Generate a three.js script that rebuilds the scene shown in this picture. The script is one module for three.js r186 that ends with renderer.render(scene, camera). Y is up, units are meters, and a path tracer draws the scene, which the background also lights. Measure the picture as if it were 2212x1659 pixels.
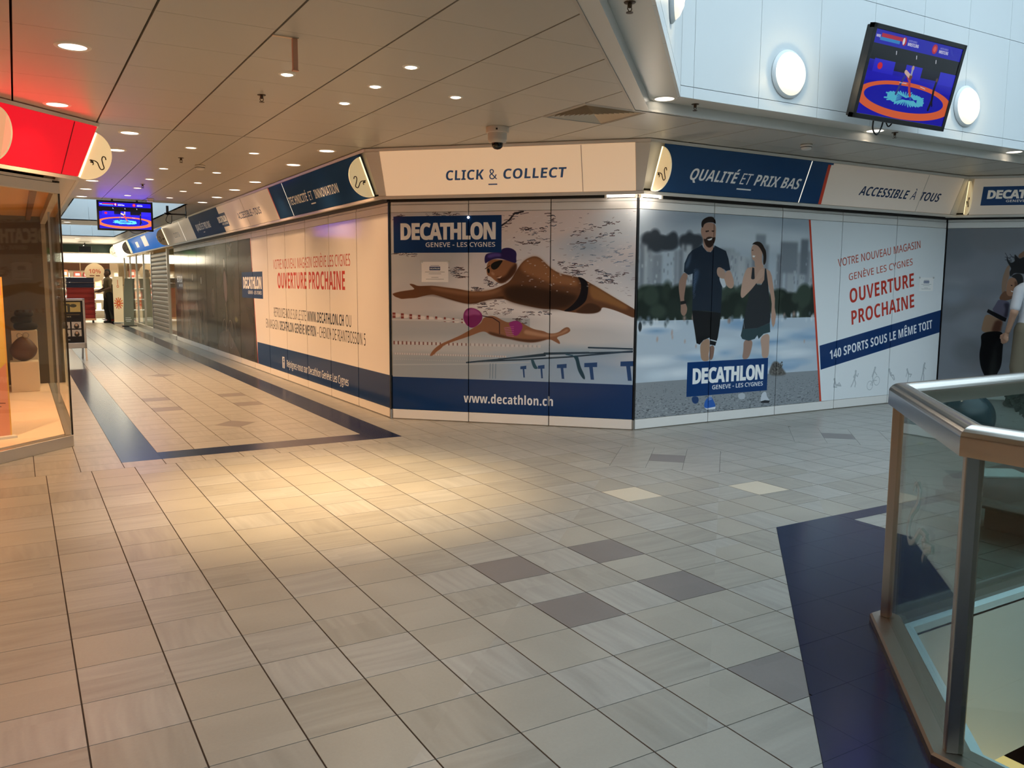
import * as THREE from 'three';
import { mergeGeometries, toCreasedNormals } from 'three/addons/utils/BufferGeometryUtils.js';
import { RoundedBoxGeometry } from 'three/addons/geometries/RoundedBoxGeometry.js';
import { MarchingCubes } from 'three/addons/objects/MarchingCubes.js';
import { ImprovedNoise } from 'three/addons/math/ImprovedNoise.js';
import { RectAreaLightUniformsLib } from 'three/addons/lights/RectAreaLightUniformsLib.js';
RectAreaLightUniformsLib.init();

// ---------- camera, sky, exposure ----------
const scene = new THREE.Scene();
const camera = new THREE.PerspectiveCamera(49.41, 2212 / 1659, 0.05, 200);
{
  const R = Math.PI / 180, yaw = 30.573 * R, pitch = 6.836 * R, roll = 0.333 * R;
  const f = new THREE.Vector3(Math.sin(yaw) * Math.cos(pitch), -Math.sin(pitch), -Math.cos(yaw) * Math.cos(pitch));
  const r = new THREE.Vector3(Math.cos(yaw), 0, Math.sin(yaw)), u = new THREE.Vector3().crossVectors(r, f);
  const r2 = r.clone().multiplyScalar(Math.cos(roll)).addScaledVector(u, Math.sin(roll));
  const u2 = u.clone().multiplyScalar(Math.cos(roll)).addScaledVector(r, -Math.sin(roll));
  camera.quaternion.setFromRotationMatrix(new THREE.Matrix4().makeBasis(r2, u2, f.clone().negate()));
  camera.position.set(-0.1125, 1.4274, 2.4543);
}
scene.add(camera);
scene.background = new THREE.Color().setRGB(0.68, 0.87, 1.0);   // overcast daylight above the skylights
scene.backgroundIntensity = 3.0;
const renderer = new THREE.WebGLRenderer({ antialias: true });
renderer.toneMapping = THREE.LinearToneMapping;
renderer.toneMappingExposure = 1.0;
renderer.shadowMap.enabled = true;
const WARM = new THREE.Color('#ffc893'), WARM2 = new THREE.Color('#ffe2b8'), HALO = new THREE.Color('#ffd5a0');

// ---------- helpers ----------
let seed = 12345;
const rnd = () => (seed = (seed * 16807) % 2147483647) / 2147483647;
const rr = (a, b) => a + (b - a) * rnd();
const used = {};
const numbered = (n) => { used[n] = (used[n] ?? -1) + 1; return used[n] ? n + '_' + String(used[n]).padStart(3, '0') : n; };
function thing(name, label, category, [x, y, z] = [0, 0, 0], turn = 0, group) {
  const o = new THREE.Group(); o.name = numbered(name); scene.add(o);
  o.position.set(x, y, z); o.rotation.y = turn; o.userData = { label, category };
  if (group) o.userData.group = group;
  return o;
}
function struct(name, label, [x, y, z] = [0, 0, 0], turn = 0, category) {
  const o = new THREE.Group(); o.name = numbered(name); scene.add(o);
  o.position.set(x, y, z); o.rotation.y = turn; o.userData = { kind: 'structure', label, category: category || name.split('_')[0] };
  return o;
}
function part(parent, name, geo, mat, label) {
  const m = new THREE.Mesh(Array.isArray(geo) ? mergeGeometries(geo.map(clean)) : geo, mat); m.name = name;
  if (label) m.userData.label = label;
  parent.add(m); return m;
}
function single(name, geo, mat, label, category, pos = [0, 0, 0], turn = 0, group) {
  const m = new THREE.Mesh(Array.isArray(geo) ? mergeGeometries(geo.map(clean)) : geo, mat); m.name = numbered(name); scene.add(m);
  m.position.set(...pos); m.rotation.y = turn; m.userData = { label, category }; if (group) m.userData.group = group;
  return m;
}
function clean(g) { g = g.index ? g.toNonIndexed() : g; const o = new THREE.BufferGeometry(); for (const k of ['position', 'normal', 'uv']) o.setAttribute(k, g.attributes[k]); return o; }
const box = (x0, x1, y0, y1, z0, z1) => { const g = new THREE.BoxGeometry(x1 - x0, y1 - y0, z1 - z0); g.translate((x0 + x1) / 2, (y0 + y1) / 2, (z0 + z1) / 2); return g; };
const rbox = (x0, x1, y0, y1, z0, z1, r = 0.006, s = 2) => { const g = new RoundedBoxGeometry(x1 - x0, y1 - y0, z1 - z0, s, r); g.translate((x0 + x1) / 2, (y0 + y1) / 2, (z0 + z1) / 2); return g; };
const cyl = (r0, r1, h, x, y, z, n = 24) => { const g = new THREE.CylinderGeometry(r0, r1, h, n); g.translate(x, y, z); return g; };
const lathe = (pts, n = 32) => new THREE.LatheGeometry(pts.map((p) => new THREE.Vector2(...p)), n);
const tube = (pts, r, n = 40, k = 8, closed = false) => new THREE.TubeGeometry(new THREE.CatmullRomCurve3(pts.map((p) => new THREE.Vector3(...p)), closed), n, r, k, closed);
function bar(a, b, w, h) {   // straight bar of rectangular section from a to b
  const A = new THREE.Vector3(...a), B = new THREE.Vector3(...b), L = A.distanceTo(B), g = new THREE.BoxGeometry(w, h, L);
  const m = new THREE.Matrix4().lookAt(B, A, new THREE.Vector3(0, 1, 0)); g.applyMatrix4(m); g.translate((A.x + B.x) / 2, (A.y + B.y) / 2, (A.z + B.z) / 2); return g;
}
// box whose front (+z) face carries uv for the metric rectangle (x0..x1, y0..y1) within a print covering (X0..X1, Y0..Y1)
function printBox(x0, x1, y0, y1, z0, z1, X0, X1, Y0, Y1) {
  const g = box(x0, x1, y0, y1, z0, z1), p = g.attributes.position, u = g.attributes.uv;
  for (let i = 0; i < p.count; i++) u.setXY(i, (p.getX(i) - X0) / (X1 - X0), (p.getY(i) - Y0) / (Y1 - Y0));
  return g;
}
// vertical prism over a convex polygon [[x,z],...], uv in metres
function prism(poly, y0, y1, ou = 0, ov = 0, swap = false) {
  let area = 0; for (let i = 0; i < poly.length; i++) { const [a, b] = poly[i], [c, d] = poly[(i + 1) % poly.length]; area += a * d - c * b; }
  if (area > 0) poly = poly.slice().reverse();       // so that the top faces up
  const P = [], U = [], tri = (a, b, c) => { for (const v of [a, b, c]) { P.push(v[0], v[1], v[2]); const s = v[0] + ou, t = v[2] + ov; U.push(...(swap ? [t, s] : [s, t])); } };
  const n = poly.length;
  for (let i = 1; i < n - 1; i++) {
    const [a, b, c] = [poly[0], poly[i], poly[i + 1]];
    tri([a[0], y1, a[1]], [b[0], y1, b[1]], [c[0], y1, c[1]]);
    tri([a[0], y0, a[1]], [c[0], y0, c[1]], [b[0], y0, b[1]]);
  }
  for (let i = 0; i < n; i++) {
    const a = poly[i], b = poly[(i + 1) % n];
    tri([a[0], y1, a[1]], [a[0], y0, a[1]], [b[0], y0, b[1]]); tri([a[0], y1, a[1]], [b[0], y0, b[1]], [b[0], y1, b[1]]);
  }
  const g = new THREE.BufferGeometry();
  g.setAttribute('position', new THREE.Float32BufferAttribute(P, 3)); g.setAttribute('uv', new THREE.Float32BufferAttribute(U, 2)); g.computeVertexNormals();
  return g;
}
// clip a convex polygon by the half plane a*x + b*z >= c
function clip(poly, a, b, c) {
  const out = [];
  for (let i = 0; i < poly.length; i++) {
    const p = poly[i], q = poly[(i + 1) % poly.length], dp = a * p[0] + b * p[1] - c, dq = a * q[0] + b * q[1] - c;
    if (dp >= 0) out.push(p);
    if ((dp > 0 && dq < 0) || (dp < 0 && dq > 0)) { const t = dp / (dp - dq); out.push([p[0] + t * (q[0] - p[0]), p[1] + t * (q[1] - p[1])]); }
  }
  return out;
}
const areaOf = (p) => { let s = 0; for (let i = 0; i < p.length; i++) { const a = p[i], b = p[(i + 1) % p.length]; s += a[0] * b[1] - b[0] * a[1]; } return Math.abs(s) / 2; };
function planesOf(poly, grow = 0) {   // inward half planes of a convex polygon, moved outward by grow
  let s = 0; for (let i = 0; i < poly.length; i++) { const a = poly[i], b = poly[(i + 1) % poly.length]; s += a[0] * b[1] - b[0] * a[1]; }
  return poly.map((a, i) => { const b = poly[(i + 1) % poly.length], L = Math.hypot(b[0] - a[0], b[1] - a[1]), k = s > 0 ? 1 : -1, nx = (-(b[1] - a[1]) / L) * k, nz = ((b[0] - a[0]) / L) * k; return [nx, nz, nx * a[0] + nz * a[1] - grow]; });
}
function subtract(polys, hole, grow = 0) {
  const pl = planesOf(hole, grow), out = [];
  for (let p of polys) { let rest = p; for (const [a, b, c] of pl) { if (rest.length < 3) break; const o = clip(rest, -a, -b, -c); if (o.length > 2 && areaOf(o) > 2e-4) out.push(o); rest = clip(rest, a, b, c); } }
  return out;
}
function intersect(poly, hull, grow = 0) { for (const [a, b, c] of planesOf(hull, grow)) { if (poly.length < 3) return []; poly = clip(poly, a, b, c); } return poly.length > 2 && areaOf(poly) > 2e-4 ? poly : []; }
// octagon with straight sides x = xl, x = xr, z = zf, z = zn and 45 degree corners
function octagon(zf, sd, xl, xr, zn, cr = 1.8) { return [[sd - zf, zf], [xr - cr, zf], [xr, zf + cr], [xr, zn - cr], [xr - cr, zn], [xl + cr, zn], [xl, zn - cr], [xl, sd - xl]]; }
const VOIDC = [[3.0, 0.336], [7.6, 0.336], [8.36, 1.096], [8.36, 4.6], [7.6, 5.36], [3.01, 5.36], [2.25, 4.6], [2.25, 1.09]];   // centre line of the balustrade
function offsetPoly(poly, d) {   // move sides of a convex polygon outward by d
  const pl = planesOf(poly, d), n = pl.length;
  return pl.map((p, i) => { const q = pl[(i + n - 1) % n], D = q[0] * p[1] - p[0] * q[1]; return [(q[2] * p[1] - p[2] * q[1]) / D, (q[0] * p[2] - p[0] * q[2]) / D]; });
}
const cvs = (w, h) => { const c = document.createElement('canvas'); c.width = w; c.height = h; return [c, c.getContext('2d')]; };
function ctex(c) { const t = new THREE.CanvasTexture(c); t.colorSpace = THREE.SRGBColorSpace; t.wrapS = t.wrapT = THREE.ClampToEdgeWrapping; return t; }
const std = (color, roughness = 0.6, metalness = 0, more = {}) => new THREE.MeshStandardMaterial({ color, roughness, metalness, ...more });
const phys = (o) => new THREE.MeshPhysicalMaterial(o);
const glow = (color, k = 1, base = '#ffffff') => new THREE.MeshStandardMaterial({ color: base, roughness: 0.5, emissive: color, emissiveIntensity: k });
const noise = new ImprovedNoise();
// text fitted exactly between x0 and x1 with capitals of height cap standing on y; skew leans it like italics
function fit(ctx, s, x0, x1, y, cap, color, { bold = true, skew = 0, rot = 0, tight = 1, stroke = 0 } = {}) {
  ctx.save(); ctx.translate(x0, y); ctx.rotate(rot);
  ctx.font = (bold ? 'bold ' : '') + '100px sans-serif'; ctx.textBaseline = 'alphabetic'; ctx.fillStyle = color;
  let w = 0; const xs = []; for (const ch of s) { xs.push(w); w += ctx.measureText(ch).width * tight; }
  ctx.transform(1, 0, skew, 1, 0, 0); ctx.scale((x1 - x0) / w, cap / 72);
  let i = 0; for (const ch of s) ctx.fillText(ch, xs[i++], 0);
  if (stroke) { ctx.lineWidth = stroke; ctx.strokeStyle = color; i = 0; for (const ch of s) ctx.strokeText(ch, xs[i++], 0); }
  ctx.restore();
}
function shape(ctx, a, fill, blur = 0) { ctx.save(); if (blur) ctx.filter = `blur(${blur}px)`; ctx.beginPath(); for (let i = 0; i < a.length; i += 2) ctx[i ? 'lineTo' : 'moveTo'](a[i], a[i + 1]); ctx.closePath(); ctx.fillStyle = fill; ctx.fill(); ctx.restore(); }
function smooth(ctx, a, fill, blur = 0) {   // closed outline rounded through the middles of its edges
  ctx.save(); if (blur) ctx.filter = `blur(${blur}px)`; ctx.beginPath(); const n = a.length / 2, P = (i) => [a[(i % n) * 2], a[(i % n) * 2 + 1]];
  const M = (i) => { const p = P(i), q = P(i + 1); return [(p[0] + q[0]) / 2, (p[1] + q[1]) / 2]; };
  ctx.moveTo(...M(0)); for (let i = 1; i <= n; i++) ctx.quadraticCurveTo(...P(i), ...M(i)); ctx.closePath(); ctx.fillStyle = fill; ctx.fill(); ctx.restore();
}
function line(ctx, a, color, w, blur = 0) { ctx.save(); if (blur) ctx.filter = `blur(${blur}px)`; ctx.beginPath(); for (let i = 0; i < a.length; i += 2) ctx[i ? 'lineTo' : 'moveTo'](a[i], a[i + 1]); ctx.strokeStyle = color; ctx.lineWidth = w; ctx.lineCap = ctx.lineJoin = 'round'; ctx.stroke(); ctx.restore(); }
function blob(ctx, x, y, rx, ry, color, blur = 0) {   // ellipse, with a soft edge if blur is given
  ctx.save(); ctx.translate(x, y);
  if (blur && color[0] === '#') {
    const n = parseInt(color.slice(1), 16), c = `${n >> 16},${(n >> 8) & 255},${n & 255}`, X = rx + blur, Y = ry + blur, g = ctx.createRadialGradient(0, 0, Math.max(0, Math.min((rx - blur) / X, (ry - blur) / Y)), 0, 0, 1);
    g.addColorStop(0, `rgba(${c},1)`); g.addColorStop(0.5, `rgba(${c},.5)`); g.addColorStop(1, `rgba(${c},0)`); ctx.scale(X, Y); ctx.beginPath(); ctx.arc(0, 0, 1, 0, 7); ctx.fillStyle = g;
  } else { ctx.beginPath(); ctx.ellipse(0, 0, rx, ry, 0, 0, 7); ctx.fillStyle = color; }
  ctx.fill(); ctx.restore();
}
function soft(ctx, blur, draw) { const [c, x] = cvs(ctx.canvas.width, ctx.canvas.height); draw(x); ctx.save(); ctx.filter = `blur(${blur}px)`; ctx.drawImage(c, 0, 0); ctx.restore(); }
function rect(ctx, x, y, w, h, c) { ctx.fillStyle = c; ctx.fillRect(x, y, w, h); }
function logo(ctx, x, y, w, h) {   // white store name with its town line on a blue plate
  rect(ctx, x, y, w, h, '#11396e');
  fit(ctx, 'DECATHLON', x + w * 0.055, x + w * 0.945, y + h * 0.63, h * 0.43, '#f4f4f2', { tight: 0.9, stroke: 5 });
  fit(ctx, 'GENEVE - LES CYGNES', x + w * 0.30, x + w * 0.945, y + h * 0.84, h * 0.125, '#f0f0ee', { bold: false, stroke: 2 });
}
// ---------- prints on the partition panels (outlines in print pixels) ----------
const TR={
C:{man:[15,498,56,486,123,476,167,471,148,454,124,436,155,437,183,451,248,447,296,448,362,457,446,465,520,480,594,483,668,468,731,441,776,419,817,350,834,324,857,298,883,281,919,268,954,274,990,307,1025,341,1078,371,1140,383,1192,392,1218,400,1253,421,1322,459,1391,500,1443,529,1494,558,1533,579,1534,632,1478,609,1427,589,1376,573,1333,565,1329,586,1299,602,1239,606,1160,599,1108,593,1063,581,984,582,912,570,850,558,795,545,750,528,713,520,659,525,594,543,539,557,492,555,427,540,361,521,295,502,267,502,219,511,171,525,123,526,75,532,55,524,31,517,17,504],
manlit:[834,333,857,302,883,285,919,271,954,278,990,310,1025,345,1078,375,1140,388,1183,400,1197,451,1123,439,1044,435,973,410,902,384,857,367],
manlit2:[1253,425,1322,463,1391,505,1443,534,1494,563,1478,584,1410,559,1341,535,1263,519],
mandark:[731,454,831,441,938,453,1044,469,1167,494,1195,502,1168,541,1125,576,1063,579,984,580,912,568,849,556,795,543,750,526],
armlit:[248,450,362,462,520,484,668,472,740,454,686,498,594,508,502,509,390,492,286,475],
armdark:[171,522,267,500,361,517,492,553,539,554,659,523,741,506,741,524,659,526,539,559,492,556,361,522,267,504],
trunks:[1183,387,1218,396,1244,417,1252,451,1247,502,1237,536,1195,571,1151,595,1099,593,1134,576,1177,537,1202,494,1210,451,1205,417],
leg2:[1255,536,1324,560,1331,586,1299,602,1239,606,1169,598,1203,575],
face:[626,333,631,385,654,389,677,411,704,430,731,430,758,415,794,384,817,350,816,307,776,294,722,289,676,285,640,294],
facedark:[686,385,713,398,749,385,776,341,803,315,816,307,817,350,794,384,758,415,731,430,704,428],
cap:[617,315,614,272,631,248,721,244,721,225,757,216,793,225,816,246,812,281,816,308,794,307,758,294,712,281,667,285,635,302],
caplit:[626,272,649,250,717,248,721,272,685,270,649,281],
gog:[649,324,676,300,735,289,717,315,696,343,667,352],
gog2:[629,350,638,337,651,352,642,378],
lip:[686,400,713,390,727,385,713,400],
nose:[654,359,676,367,681,380,663,385],
wcap:[478,651,483,606,511,579,557,583,594,605,606,640,585,676,539,707,502,690],
wcaplit:[483,624,511,588,548,583,585,605,595,627,548,619,511,632],
wbody:[606,640,650,626,687,630,732,655,769,668,814,650,859,671,923,705,985,712,1017,729,1074,723,1109,692,1135,685,1151,705,1136,722,1101,736,1061,750,1084,771,1088,793,1057,776,1021,759,959,778,905,785,833,777,778,765,714,757,650,741,622,724,595,724,548,743,483,767,408,791,351,815,332,838,303,856,288,875,260,887,266,866,293,834,332,806,389,782,464,749,520,717,567,689,595,671],
wdark:[632,723,687,731,778,756,869,767,959,765,1021,755,959,778,905,785,833,777,778,765,714,757,650,741],
wlit:[869,706,923,718,1003,734,1083,728,1127,696,1140,705,1092,734,1003,751,914,740,860,732],
suit:[764,668,814,650,855,671,855,706,819,751,792,738,783,698],
strap:[595,627,668,639,710,665,711,735],
logo:[27,26,720,31,721,244,26,242],
mandown:[906,880,924,884,938,919,956,941,929,946,914,915],
diver:[1164,856,1195,855,1204,885,1213,924,1236,967,1243,997,1228,995,1201,955,1189,916,1182,881]},
R:{hair:[338,60,336,39,347,26,375,14,403,14,417,28,419,46,412,38,376,37,351,46,347,62],
face:[335,75,338,60,351,44,383,38,412,41,421,56,421,83,419,109,406,136,410,146,396,162,374,160,352,143,351,109,339,93],
beard:[350,103,361,111,372,99,393,97,408,102,420,96,419,112,406,136,384,146,363,134],
smile:[371,110,390,105,402,102,397,111,383,114],
brow:[360,74,381,71,381,76,364,80],
brow2:[395,72,412,70,411,77,398,76],
shirt:[345,132,352,143,374,160,396,162,413,141,416,133,453,145,483,155,499,187,513,235,487,240,472,230,467,273,467,348,466,421,408,413,350,409,300,408,301,348,297,295,297,253,273,259,248,246,250,212,269,176,290,157,324,143],
shirtlit:[290,162,276,176,257,212,251,238,272,228,284,201],
shirtlit2:[303,238,335,232,330,274,310,316,306,358,302,316],
arml:[248,246,273,259,263,280,261,306,255,337,253,366,264,379,275,400,266,426,249,431,236,415,237,394,234,368,226,337,221,306,225,280],
watch:[234,369,263,366,265,378,236,383],
armr:[513,235,533,272,539,299,528,316,506,313,486,294,474,273,487,240],
bottle:[444,265,474,265,492,300,485,311,469,311],
hand:[432,236,442,222,472,230,486,251,485,273,459,273,437,260],
shorts:[301,407,466,419,462,472,453,526,440,561,410,555,405,525,370,535,349,553,331,547,318,491,308,453],
stripe:[409,532,446,540,447,545,410,537],
legl:[352,550,377,532,406,528,408,574,402,601,410,626,363,626,354,588],
legr:[407,557,436,561,434,591,428,618,410,626],
shoe1:[312,775,351,776,356,800,338,810,316,800],
shoe2:[389,797,424,777,440,800,455,823,449,837,405,836,386,829],
sole2:[386,828,405,832,455,828,452,839,405,838],
whair:[636,124,654,110,685,109,705,122,714,136,727,149,731,193,718,213,710,204,712,171,699,150,678,128,651,121],
wface:[634,140,643,123,670,123,695,139,705,152,701,177,705,205,723,224,657,222,659,194,643,189,638,173,634,157],
wsmile:[644,170,661,171,654,179,644,177],
wchest:[614,225,656,219,723,224,756,237,769,259,784,315,795,360,796,400,806,434,802,473,791,490,782,473,776,445,776,383,766,343,747,293,626,293],
wtop:[645,222,657,225,663,277,680,299,704,299,722,276,723,226,731,226,747,293,758,349,772,439,769,468,691,491,598,494,604,459,616,403,629,348,634,304,640,271],
warm:[614,225,638,228,632,271,663,277,685,238,707,224,720,237,714,262,687,277,650,315,613,343,591,359,579,348,581,316,590,272,600,244],
wshorts:[598,493,687,491,769,468,774,510,732,517,702,539,693,522,678,538,640,546,600,536,590,522],
wlegl:[608,539,667,541,661,583,644,627,602,628,611,586],
wlegr:[709,528,771,512,771,564,771,629,727,627,724,585],
wshoe1:[586,779,629,777,634,804,607,808,590,799],
wshoe2:[736,785,764,778,769,804,791,823,783,834,731,828,730,813],
wsole2:[730,824,758,820,791,824,784,835,735,831],
rock:[774,710,782,673,804,642,837,649,873,688,900,713]},
F:{arm:[375,234,387,241,382,266,386,302,377,338,370,367,372,402,351,424,346,395,344,352,349,302,362,259],
arm2:[482,135,458,146,424,174,435,199,461,181,484,167],
hair:[360,174,368,199,386,224,408,216,410,199,403,163,422,184,439,199,461,181,478,206,481,295,458,291,432,288,410,288,401,302,389,313,383,281,395,259,377,234,364,209],
head:[395,309,419,291,452,291,468,323,466,359,446,402,434,413,422,323,402,313],
face:[377,338,389,320,412,316,429,330,438,366,437,402,428,420,410,434,391,438,377,424,372,395,373,367],
faceshade:[416,338,433,345,438,377,435,404,428,420,413,433,421,402,421,366],
eye:[397,363,407,365,406,372,398,369],
mouth:[398,399,411,404,421,400,415,411,403,408],
neck:[344,424,372,395,397,438,425,424,430,438,399,460,360,467,334,457],
bra:[334,457,400,470,396,510,394,575,376,601,296,529,311,504,325,471],
brash:[361,482,397,478,395,521,392,579,368,572,380,521],
band:[276,521,388,579,382,601,356,594,269,541],
belly:[264,544,346,587,369,601,359,641,361,670,242,678,249,614],
bellysh:[323,594,349,590,369,601,359,641,361,670,302,673,310,635],
leg:[240,674,361,660,378,695,378,775,379,894,355,943,349,991,302,992,268,931,249,874,242,803,252,745]},
Cr:[[501,917,697,893,834,874,987,852,1517,825],[576,908,834,891,1138,865,1517,821],[706,890,996,860],[1259,806,1517,808],[991,847,1260,836]],
Cp:[[721,87,765,58,801,16,854,6],[969,18,1004,36,1031,61,970,103,935,153,909,196],[739,152,820,186,909,187,1015,171],[828,101,882,127,944,136],[1145,147,1214,122,1298,90,1400,78],[1137,189,1232,181,1350,148,1426,132],[1042,281,1122,341,1208,315],[1122,371,1165,358,1183,379],[1286,358,1355,383,1465,370],[1304,408,1390,416],[539,570,613,560,714,542],[594,596,668,604,777,593,723,612],[823,619,922,609,1020,603],[520,464,585,473],[613,411,668,437],[32,31,61,27],[242,12,428,19],[760,655,850,662],[29,253,164,262],[390,350,474,352],[399,386,483,381]],
Ct:[[843,931,880,998],[952,923,993,999],[1069,913,1128,998],[1235,899,1312,997],[1450,884,1538,996]],
};
const BLUE = '#0f3568', RED = '#c8452f';
function swimPrint() {   // 2.557 x 2.045 m at 600 px per metre
  const [c, x] = cvs(1534, 1227), T = TR.C;
  rect(x, 0, 0, 1534, 1227, '#c8cacf');
  for (const [cx, cy, rx, ry, col] of [[1100, 120, 700, 220, '#e6d9d5'], [900, 420, 600, 260, '#e0dcdd'], [200, 240, 300, 200, '#c4c8cb'], [1300, 600, 400, 180, '#e4e1e1'], [150, 560, 320, 110, '#c2c0c3'], [1250, 210, 180, 60, '#b4c2d0'], [1450, 90, 200, 120, '#d9dee4']]) blob(x, cx, cy, rx, ry, col, 50);
  rect(x, 0, 640, 900, 400, '#a3aab2'); for (const [cx, cy, rx, ry, col] of [[450, 660, 700, 40, '#aeb0b6'], [500, 830, 800, 60, '#b6bac0'], [1250, 820, 350, 60, '#8ea7bd'], [1000, 960, 700, 110, '#94acc6'], [300, 960, 500, 90, '#98a3ae'], [1400, 1000, 300, 60, '#9db6cf'], [1250, 740, 420, 70, '#c6c8cb']]) blob(x, cx, cy, rx, ry, col, 30);
  // broken water surface
  for (const a of TR.Cp) for (let k = 0; k < 26; k++) { const i = Math.floor(rnd() * (a.length / 2 - 1)) * 2, t = rnd(), px = a[i] + t * (a[i + 2] - a[i]) + rr(-22, 22), py = a[i + 1] + t * (a[i + 3] - a[i + 1]) + rr(-16, 16), l = rr(8, 34); line(x, [px, py, px + l * 0.6, py - rr(-3, 5), px + l, py + rr(-5, 4)], ['#3b3136', '#5a4548', '#6d5c60', '#4a5668'][k % 4], rr(1.2, 4.5)); }
  line(x, TR.Cp[0], '#2e2a30', 9, 1);
  for (let k = 0; k < 230; k++) { const px = rr(700, 1530), py = rr(5, 520); line(x, [px, py, px + rr(6, 26), py + rr(-7, 5)], rnd() < 0.5 ? '#f0eaea' : '#8e7f84', rr(1, 3)); }
  for (let k = 0; k < 60; k++) { const px = rr(1130, 1500), py = rr(150, 330); line(x, [px, py, px + rr(8, 30), py + rr(-8, 3)], ['#7288a0', '#8fa2b5', '#5d7088'][k % 3], rr(1, 4)); }
  // lane ropes
  for (let k = 0; k < 9; k++) { const px = 18 + k * 56, py = 632 + k * 4, w = 20 - k * 1.2; blob(x, px + 28, py + 2, 24, 12, '#d8d4d4', 3); rect(x, px - w / 2 + 6, py - 16, w, 34 - k, '#7d3f3c'); rect(x, px - w / 2 + 6, py - 4, w, 8, '#b08c88'); }
  rect(x, 0, 655, 560, 10, '#c2c3c6');
  for (let k = 0; k < 34; k++) { const px = 18 + k * 28, py = 806; rect(x, px, py - 12 + k * 0.2, Math.max(3, 10 - k * 0.2), 22 - k * 0.35, k < 18 ? '#7a5553' : '#9a8f92'); rect(x, px + 10, py - 8, 16, 16, '#c6c5c9'); }
  for (let k = 0; k < 46; k++) { rect(x, 20 + k * 16, 868, 6, 12, '#a9a2a5'); rect(x, 26 + k * 16, 868, 8, 11, '#c5c6ca'); rect(x, 20 + k * 14, 905, 4, 8, '#aeb2b8'); }
  line(x, [0, 945, 560, 925, 900, 905], '#b9c2ca', 4, 2);
  // far lanes, tiled marks and distant swimmers
  for (const a of TR.Cr) line(x, a, '#20303f', 9); for (const a of TR.Cr) line(x, a, '#3c5266', 3);
  for (const [a, b, d, e] of TR.Ct) { const w = d - a, h = e - b; shape(x, [a, b, d, b - 6, d, b + h * 0.22, a, b + h * 0.25], '#27497a'); shape(x, [a + w * 0.38, b + h * 0.2, a + w * 0.66, b + h * 0.2, a + w * 0.78, e, a + w * 0.52, e], '#27497a'); }
  for (let k = 0; k < 3; k++) line(x, [652 + k * 18, 920, 650 + k * 18, 1010], '#55718a', 3, 1);
  smooth(x, T.mandown, '#2e5266', 1); smooth(x, T.diver, '#234457', 1);
  line(x, [T.diver[0], T.diver[1], T.diver[0] - 40, T.diver[1] - 6], '#2e5266', 7, 1);
  // woman in the far lane
  smooth(x, T.wbody, '#8a6149', 1); smooth(x, T.wdark, '#4e3429', 4); smooth(x, T.wlit, '#b0866a', 4);
  smooth(x, T.suit, '#8c2f77', 1); for (let k = 0; k < 6; k++) line(x, [740 + k * 3, 700 + k * 9, 800, 690 + k * 12], '#c06aab', 2.5);
  line(x, T.strap, '#2d1d27', 5, 0.6); smooth(x, T.wcap, '#7a2763', 1); smooth(x, T.wcaplit, '#a0528c', 4);
  // man in front
  smooth(x, T.man, '#6a4630', 1); smooth(x, T.armlit, '#8e664a', 7); smooth(x, T.armdark, '#3a2419', 5); smooth(x, T.mandark, '#38251b', 12); smooth(x, T.manlit, '#9a6a47', 9); smooth(x, T.manlit2, '#94683f', 7);
  smooth(x, T.leg2, '#4a3123', 3); smooth(x, T.trunks, '#15131a', 1);
  smooth(x, T.face, '#966749', 1); smooth(x, T.facedark, '#4b2f22', 6); smooth(x, T.nose, '#b18162', 2); shape(x, T.lip, '#d9b8a2', 1);
  smooth(x, T.cap, '#2d2358', 1); smooth(x, T.caplit, '#5a4a97', 5); smooth(x, T.gog, '#17181a', 0.5); smooth(x, T.gog2, '#17181a', 0.5); line(x, [T.gog[0], T.gog[1], T.gog[0] - 30, T.gog[1] + 20], '#17181a', 4);
  for (let k = 0; k < 90; k++) blob(x, rr(840, 1480), rr(280, 480), rr(2, 9), rr(1, 4), rnd() < 0.7 ? 'rgba(240,236,236,.5)' : 'rgba(90,74,76,.4)', 1);
  // blue foot band and plate
  rect(x, 0, 1020, 1534, 207, BLUE); fit(x, 'www.decathlon.ch', 482, 1052, 1166, 56, '#e6e9ee');
  logo(x, 27, 24, 694, 222);
  return ctex(c);
}
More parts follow.
